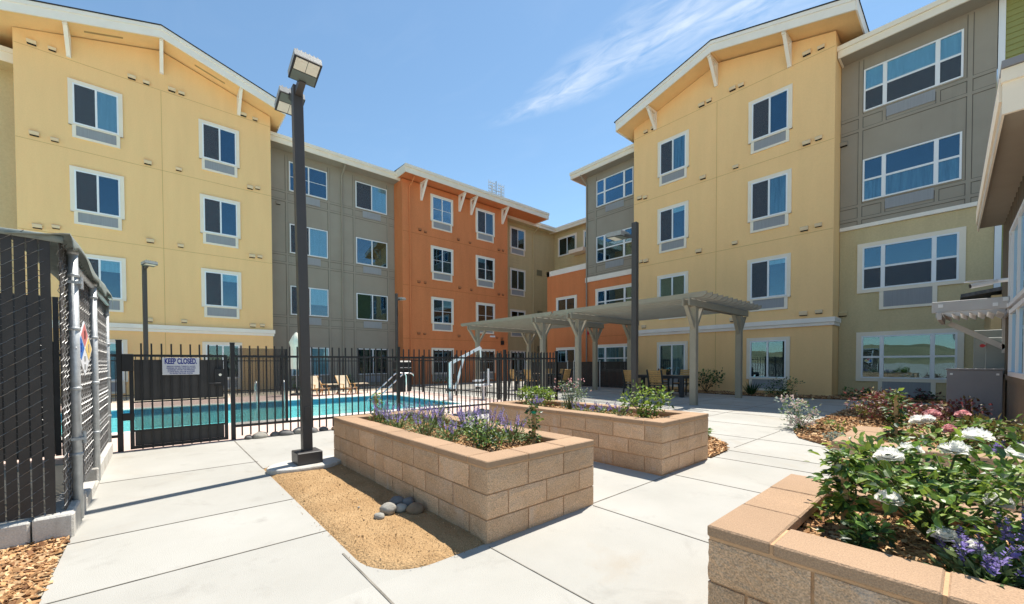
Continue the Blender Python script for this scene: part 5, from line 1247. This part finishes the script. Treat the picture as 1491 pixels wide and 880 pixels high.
    # tank inside, glimpsed between the slats
    q = thing('storage_tank', (-1.5, 5.3, 0), 'pale storage tank inside the chain link enclosure', 'tank'); m = MB(); m.lathe((-1.5, 5.3, 0), [(.42, 0), (.42, 1.35), (.36, 1.5), (.12, 1.58), (.10, 1.66)], 24); m.build('shell', 'plasticw', q, smooth=True)
    m = MB(); m.lathe((-1.5, 5.3, 1.66), [(.13, 0), (.13, .05)], 16); m.build('lid', 'iron', q)
enclosure()
def dark_fence():
    o = thing('slatted_fence', (16.4, 9.7, 0), 'black slatted chain link fence in front of the orange wall by the pergola', 'fence')
    zt = 1.28; x = 16.4
    m = MB(); y = 9.72
    while y < 16.3: m.box(x, y, .04, x+.008, y+.062, zt-.03); y += .07
    m.build('privacy_slats', 'slat', o)
    for y in (9.7, 11.35, 12.9, 13.3, 14.1, 15.2, 16.3):
        m = MB(); m.tube([(x-.03, y, 0), (x-.03, y, zt)], .028, 10); m.lathe((x-.03, y, zt), [(.032, 0), (.028, .025), (.005, .04)], 10); m.build('post', 'galv', o)
    m = MB(); m.tube([(x-.03, 9.7, zt-.05), (x-.03, 16.3, zt-.05)], .02, 8); m.build('top_rail', 'iron', o)
dark_fence()

# ------------------------------------------------------------------ pergolas and furniture
def pergola(y0, y1, label, ya, yb):
    o = thing('pergola', (13.3, (y0+y1)/2, 0), label, 'pergola', 'stone grey timber pergolas'); xa, xb = 11.6, 15.0; zb = 2.74
    for y in (y0, y1):
        for q in (-.11, .06): m = MB(); m.bbox(11.08, y+q, zb, 15.52, y+q+.05, zb+.19, .01); m.build('beam', 'pergola', o)
        for x in (xa, xb):
            m = MB(); m.bbox(x-.085, y-.085, -.01, x+.085, y+.085, zb-.001, .008); m.build('post', 'pergola', o)
            m = MB()
            for s in (-1, 1):
                m.prism([(x+s*.086, y-.05, zb-.62), (x+s*.086, y-.05, zb-.47), (x+s*.42, y-.05, zb-.001), (x+s*.53, y-.05, zb-.001)], (0, .10, 0))
            m.build('knee_brace', 'pergola', o)
    n = 13
    for k in range(n):
        x = 11.16+(15.44-11.16)*k/(n-1); m = MB()
        m.prism([(x-.022, ya, zb+.255), (x-.022, ya, zb+.336), (x-.022, yb, zb+.336), (x-.022, yb, zb+.255), (x-.022, yb-.10, zb+.196), (x-.022, ya+.10, zb+.196)], (.044, 0, 0)); m.build('rafter', 'pergola', o)
pergola(4.96, 8.95, 'pergola over the near dining set beside the yellow wall', 4.45, 9.72)
pergola(10.65, 14.75, 'pergola over the far dining set beside the orange wall', 9.80, 15.45)
def make_chair(label, loc, rz):
    o = thing('dining_chair', loc, label, 'chair', 'dark framed slat back dining chairs', rz); B = lambda n, mb, m: mb.build(n, m, o, local=True)
    # faces +x
    m = MB()
    for k in range(5): m.bbox(-.22+.092*k, -.22, .425, -.138+.092*k, .22, .447, .004)
    B('seat', m, 'wood')
    m = MB()
    for k in range(6):
        z = .50+.072*k; x = -.235-.022*k; m.obox((x, 0, z+.032), (0, 1, 0), (-.29, 0, .957), (.957, 0, .29), .215, .031, .009)
    B('backrest', m, 'wood')
    for sy in (-1, 1):
        m = MB(); m.bar((-.33, sy*.245, 0), (-.235, sy*.245, .43), .045, .04); m.bar((-.235, sy*.245, .43), (-.385, sy*.245, .95), .045, .04); B('leg', m, 'chair')
        m = MB(); m.bar((.24, sy*.245, 0), (.21, sy*.245, .64), .045, .04); B('leg', m, 'chair')
        m = MB(); m.bbox(-.31, sy*.245-.03, .64, .26, sy*.245+.03, .665, .006); B('armrest', m, 'chair')
    m = MB(); m.bar((-.24, .22, .41), (-.24, -.22, .41), .03); m.bar((.21, .22, .41), (.21, -.22, .41), .03); m.bar((.21, .23, .41), (-.24, .23, .41), .03); m.bar((.21, -.23, .41), (-.24, -.23, .41), .03); B('seat_frame', m, 'chair')
    return o
def make_table(loc, L, W, label, rz=0):
    o = thing('dining_table', loc, label, 'table', 'slat topped dining tables', rz); B = lambda n, mb, m: mb.build(n, m, o, local=True)
    m = MB(); n = 9
    for k in range(n): w = W/n; m.bbox(-W/2+k*w+.004, -L/2+.06, .715, -W/2+(k+1)*w-.004, L/2-.06, .74, .003)
    B('tabletop', m, mat('grey_teak', (.34, .25, .16), .6, .15, 5))
    m = MB(); m.box(-W/2, -L/2, .64, -W/2+.04, L/2, .742); m.box(W/2-.04, -L/2, .64, W/2, L/2, .742); m.box(-W/2+.04, -L/2, .64, W/2-.04, -L/2+.055, .742); m.box(-W/2+.04, L/2-.055, .64, W/2-.04, L/2, .742); B('apron', m, 'chair')
    for sx in (-1, 1):
        for sy in (-1, 1): m = MB(); m.bbox(sx*(W/2-.06)-.06, sy*(L/2-.06)-.06, 0, sx*(W/2-.06)+.06, sy*(L/2-.06)+.06, .64, .006); B('leg', m, 'chair')
    return o
def furniture():
    make_table((14.25, 7.25, 0), 2.0, .95, 'dark dining table under the near pergola')
    c0 = make_chair('slat back chair with its back to the walk nearest the near pergola post', (13.55, 6.98, 0), R(4))
    copy_thing(c0, (13.62, 7.95, 0), R(-6), 'slat back chair half hidden by the dark lamp post')
    copy_thing(c0, (15.05, 6.85, 0), R(180), 'chair behind the near dining table below the window, closer to the post')
    copy_thing(c0, (15.08, 7.75, 0), R(176), 'chair behind the near dining table below the window, farther from the post')
    make_table((13.1, 12.35, 0), 2.0, .95, 'dark dining table under the far pergola')
    for x, y, a, l in ((12.35, 11.9, 5, 'chair with its back to the pool fence at the far table, nearer side'), (12.35, 12.8, -4, 'chair with its back to the pool fence at the far table, farther side'),
                       (13.95, 11.8, 182, 'chair facing the pool at the far table, nearer side'), (13.95, 12.75, 178, 'chair facing the pool at the far table, farther side'), (13.05, 10.95, 88, 'chair at the near head of the far table seen past the fence corner')):
        copy_thing(c0, (x, y, 0), R(a), l)
    t = thing('table_planter', (14.35, 7.05, .742), 'little dark flower pot standing on the near dining table', 'flower pot'); m = MB(); m.lathe((14.35, 7.05, .742), [(.05, 0), (.07, .10), (.065, .11)], 12); m.build('pot', 'iron', t)
    m = MB(); rr = random.Random(8)
    for i in range(40): v = rdir(rr, .1); leaf(m, Vector((14.35, 7.05, .86)), v, rdir(rr), .09, .03)
    m.build('foliage', ['leafd'], t, fix=False)
furniture()

# ------------------------------------------------------------------ pool side things
def lounge(loc, rz, label):
    o = thing('deck_chair', loc, label, 'deck chair', 'teak deck chairs with beige slings by the pool', rz); B = lambda n, mb, m: mb.build(n, m, o, local=True)
    for s in (-1, 1):       # faces +x
        m = MB(); y = s*.30
        m.bar((.62, y, .0), (.52, y, .34), .035, .05); B('leg', m, 'wood'); m = MB(); m.bar((-.10, y, 0), (-.02, y, .36), .035, .05); B('leg', m, 'wood')
        m = MB(); m.bar((.70, y, .36), (-.30, y, .24), .035, .05); m.bar((-.02, y, .30), (-.55, y, .92), .035, .05); m.bar((-.42, y, 0), (-.02, y, .34), .035, .05); B('side_rail', m, 'wood')
        m = MB(); m.bbox(-.22, y-.035, .50, .42, y+.035, .53, .005); m.bar((.36, y, .34), (.36, y, .50), .035); B('armrest', m, 'wood')
    m = MB()
    P = [(.68, .37), (.30, .30), (-.02, .26), (-.14, .38), (-.36, .64), (-.56, .93)]
    for (a, b), (c, d) in zip(P, P[1:]): m.obox(((a+c)/2, 0, (b+d)/2), Vector((c-a, 0, d-b)).normalized(), (0, 1, 0), Vector((-(d-b), 0, c-a)).normalized(), math.hypot(c-a, d-b)/2, .275, .006)
    B('sling', m, 'sling')
    return o
def poolside():
    lounge((4.75, 16.0, 0), R(-80), 'teak deck chair half hidden by the tall lamp post')
    c = [o for o in bpy.data.objects if o.name == 'deck_chair'][0]; c.scale = (.78, .78, .78)
    copy_thing(c, (5.80, 15.85, 0), R(-84), 'teak deck chair standing clear of the tall lamp post')
    for x, y, l in ((5.28, 15.95, 'small low table between the deck chairs'), (6.45, 15.9, 'small low table right of the deck chairs')):
        t = thing('side_table', (x, y, 0), l, 'table', 'low poolside tables'); m = MB(); m.bbox(x-.22, y-.22, .38, x+.22, y+.22, .41, .005); m.build('tabletop', 'sling', t)
        for sx in (-1, 1):
            for sy in (-1, 1): m = MB(); m.bar((x+sx*.18, y+sy*.18, 0), (x+sx*.18, y+sy*.18, .38), .03); m.build('leg', 'chair', t)
    u = thing('closed_umbrella', (4.15, 16.5, 0), 'closed cream market umbrella on a weighted base behind the pool', 'umbrella')
    m = MB(); m.lathe((4.15, 16.5, 0), [(.26, 0), (.26, .06), (.06, .09), (.05, .30)], 18); m.build('base', 'iron', u)
    m = MB(); m.tube([(4.15, 16.5, .1), (4.15, 16.5, 2.42)], .022, 8); m.build('pole', 'alum', u)
    m = MB(); n = 24; vs = []; fs = []
    for i, (r, z) in enumerate(((.215, 1.00), (.20, 1.3), (.185, 1.6), (.19, 1.85), (.225, 2.02), (.12, 2.26), (.03, 2.40))):
        for k in range(n): t = 2*math.pi*k/n; q = r*(1+.16*math.cos(8*t)*(1 if i < 6 else 0)); vs.append((4.15+q*math.cos(t), 16.5+q*math.sin(t), z))
    for i in range(6):
        for k in range(n): fs.append((i*n+k, i*n+(k+1) % n, (i+1)*n+(k+1) % n, (i+1)*n+k))
    m.add(vs, fs); m.build('canopy', 'umbr', u, smooth=True)
    # grab rails
    for x, y, l in ((2.45, 14.75, 'first thin steel ladder rail rising from the far pool edge'), (3.25, 14.75, 'second thin steel ladder rail rising from the far pool edge')):
        o = thing('ladder_rail', (x, y, 0), l, 'handrail', 'steel ladder rails at the far pool edge'); m = MB()
        m.tube([(x, y, 0), (x, y, .48), (x, y-.03, .60), (x, y-.12, .66), (x, y-.24, .62), (x, y-.30, .50), (x, y-.32, -.5)], .017, 8); m.build('rail', 'steel', o, smooth=True)
    o = thing('stair_handrail', (6.6, 13.4, 0), 'twin bent stainless handrail over the pool steps', 'handrail')
    for y in (13.15, 13.75):
        m = MB(); m.tube([(7.35, y, 0), (7.35, y, .72), (7.31, y, .80), (7.22, y, .84), (6.98, y, .84), (6.88, y, .81), (5.95, y, .02), (5.80, y, -.12), (5.75, y, -.6)], .024, 10); m.build('rail', 'steel', o, smooth=True)
        m = MB(); m.lathe((7.35, y, .0), [(.05, 0), (.05, .012), (.03, .02)], 12); m.build('flange', 'steel', o)
    # pool lift
    bx, by = 7.45, 10.9
    o = thing('pool_lift', (bx, by, 0), 'white pool lift with a raised arm and a moulded seat', 'pool lift')
    m = MB(); m.bbox(bx-.05, by-.05, 0, bx+.05, by+.05, 1.22, .008); m.build('mast', 'plasticw', o)
    m = MB(); m.bbox(bx-.12, by-.12, .28, bx+.12, by+.12, .36, .01); m.build('collar', 'iron', o)
    dx, dy = .77, -.40     # arm direction, seen rising to the right
    a0 = Vector((bx, by, 1.20)); a1 = Vector((bx+dx*1.15, by+dy*1.15, 1.72)); m = MB(); m.bar(a0, a1, .08, .10); m.build('arm', 'plasticw', o)
    m = MB(); m.bar(a1, a1+Vector((.03, -.02, -.38)), .05, .06); m.build('hanger', 'plasticw', o)
    m = MB(); m.tube([(bx+dx*.16, by+dy*.16, .30), (bx+dx*.50, by+dy*.50, 1.40)], .04, 8); m.build('actuator', 'plasticw', o)
    sx, sy = bx+dx*1.25, by+dy*1.25
    m = MB(); m.bbox(sx-.22, sy-.22, .42, sx+.24, sy+.22, .50, .02); m.build('seat', 'plasticw', o)
    m = MB(); m.obox((sx+.10, sy-.16, .74), (.6, .8, 0), (0, 0, 1), (.8, -.6, 0), .24, .27, .03); m.build('backrest', 'plasticw', o)
    for s in (-1, 1):
        m = MB(); m.bar((sx+s*.2, sy+s*.2, .62), (sx+s*.2-.25, sy+s*.2+.18, .62), .05); m.build('armrest', 'plasticw', o)
        m = MB(); m.bar((sx+s*.1, sy+s*.1, .0), (sx+s*.1, sy+s*.1, .42), .06); m.build('leg', 'plasticw', o)
    # grill cabinet in the far corner
    o = thing('grill_cabinet', (8.2, 15.7, 0), 'black outdoor grill cabinet in the far corner of the pool deck', 'grill')
    m = MB(); m.bbox(7.85, 15.45, 0, 8.5, 15.95, .88, .01); m.build('cabinet', 'iron', o); m = MB(); m.bbox(7.82, 15.42, .881, 8.53, 15.98, 1.32, .06); m.build('hood', 'iron', o)
    m = MB(); m.tube([(7.9, 15.36, 1.02), (8.45, 15.36, 1.02)], .015, 8); m.build('handle', 'steel', o)
poolside()
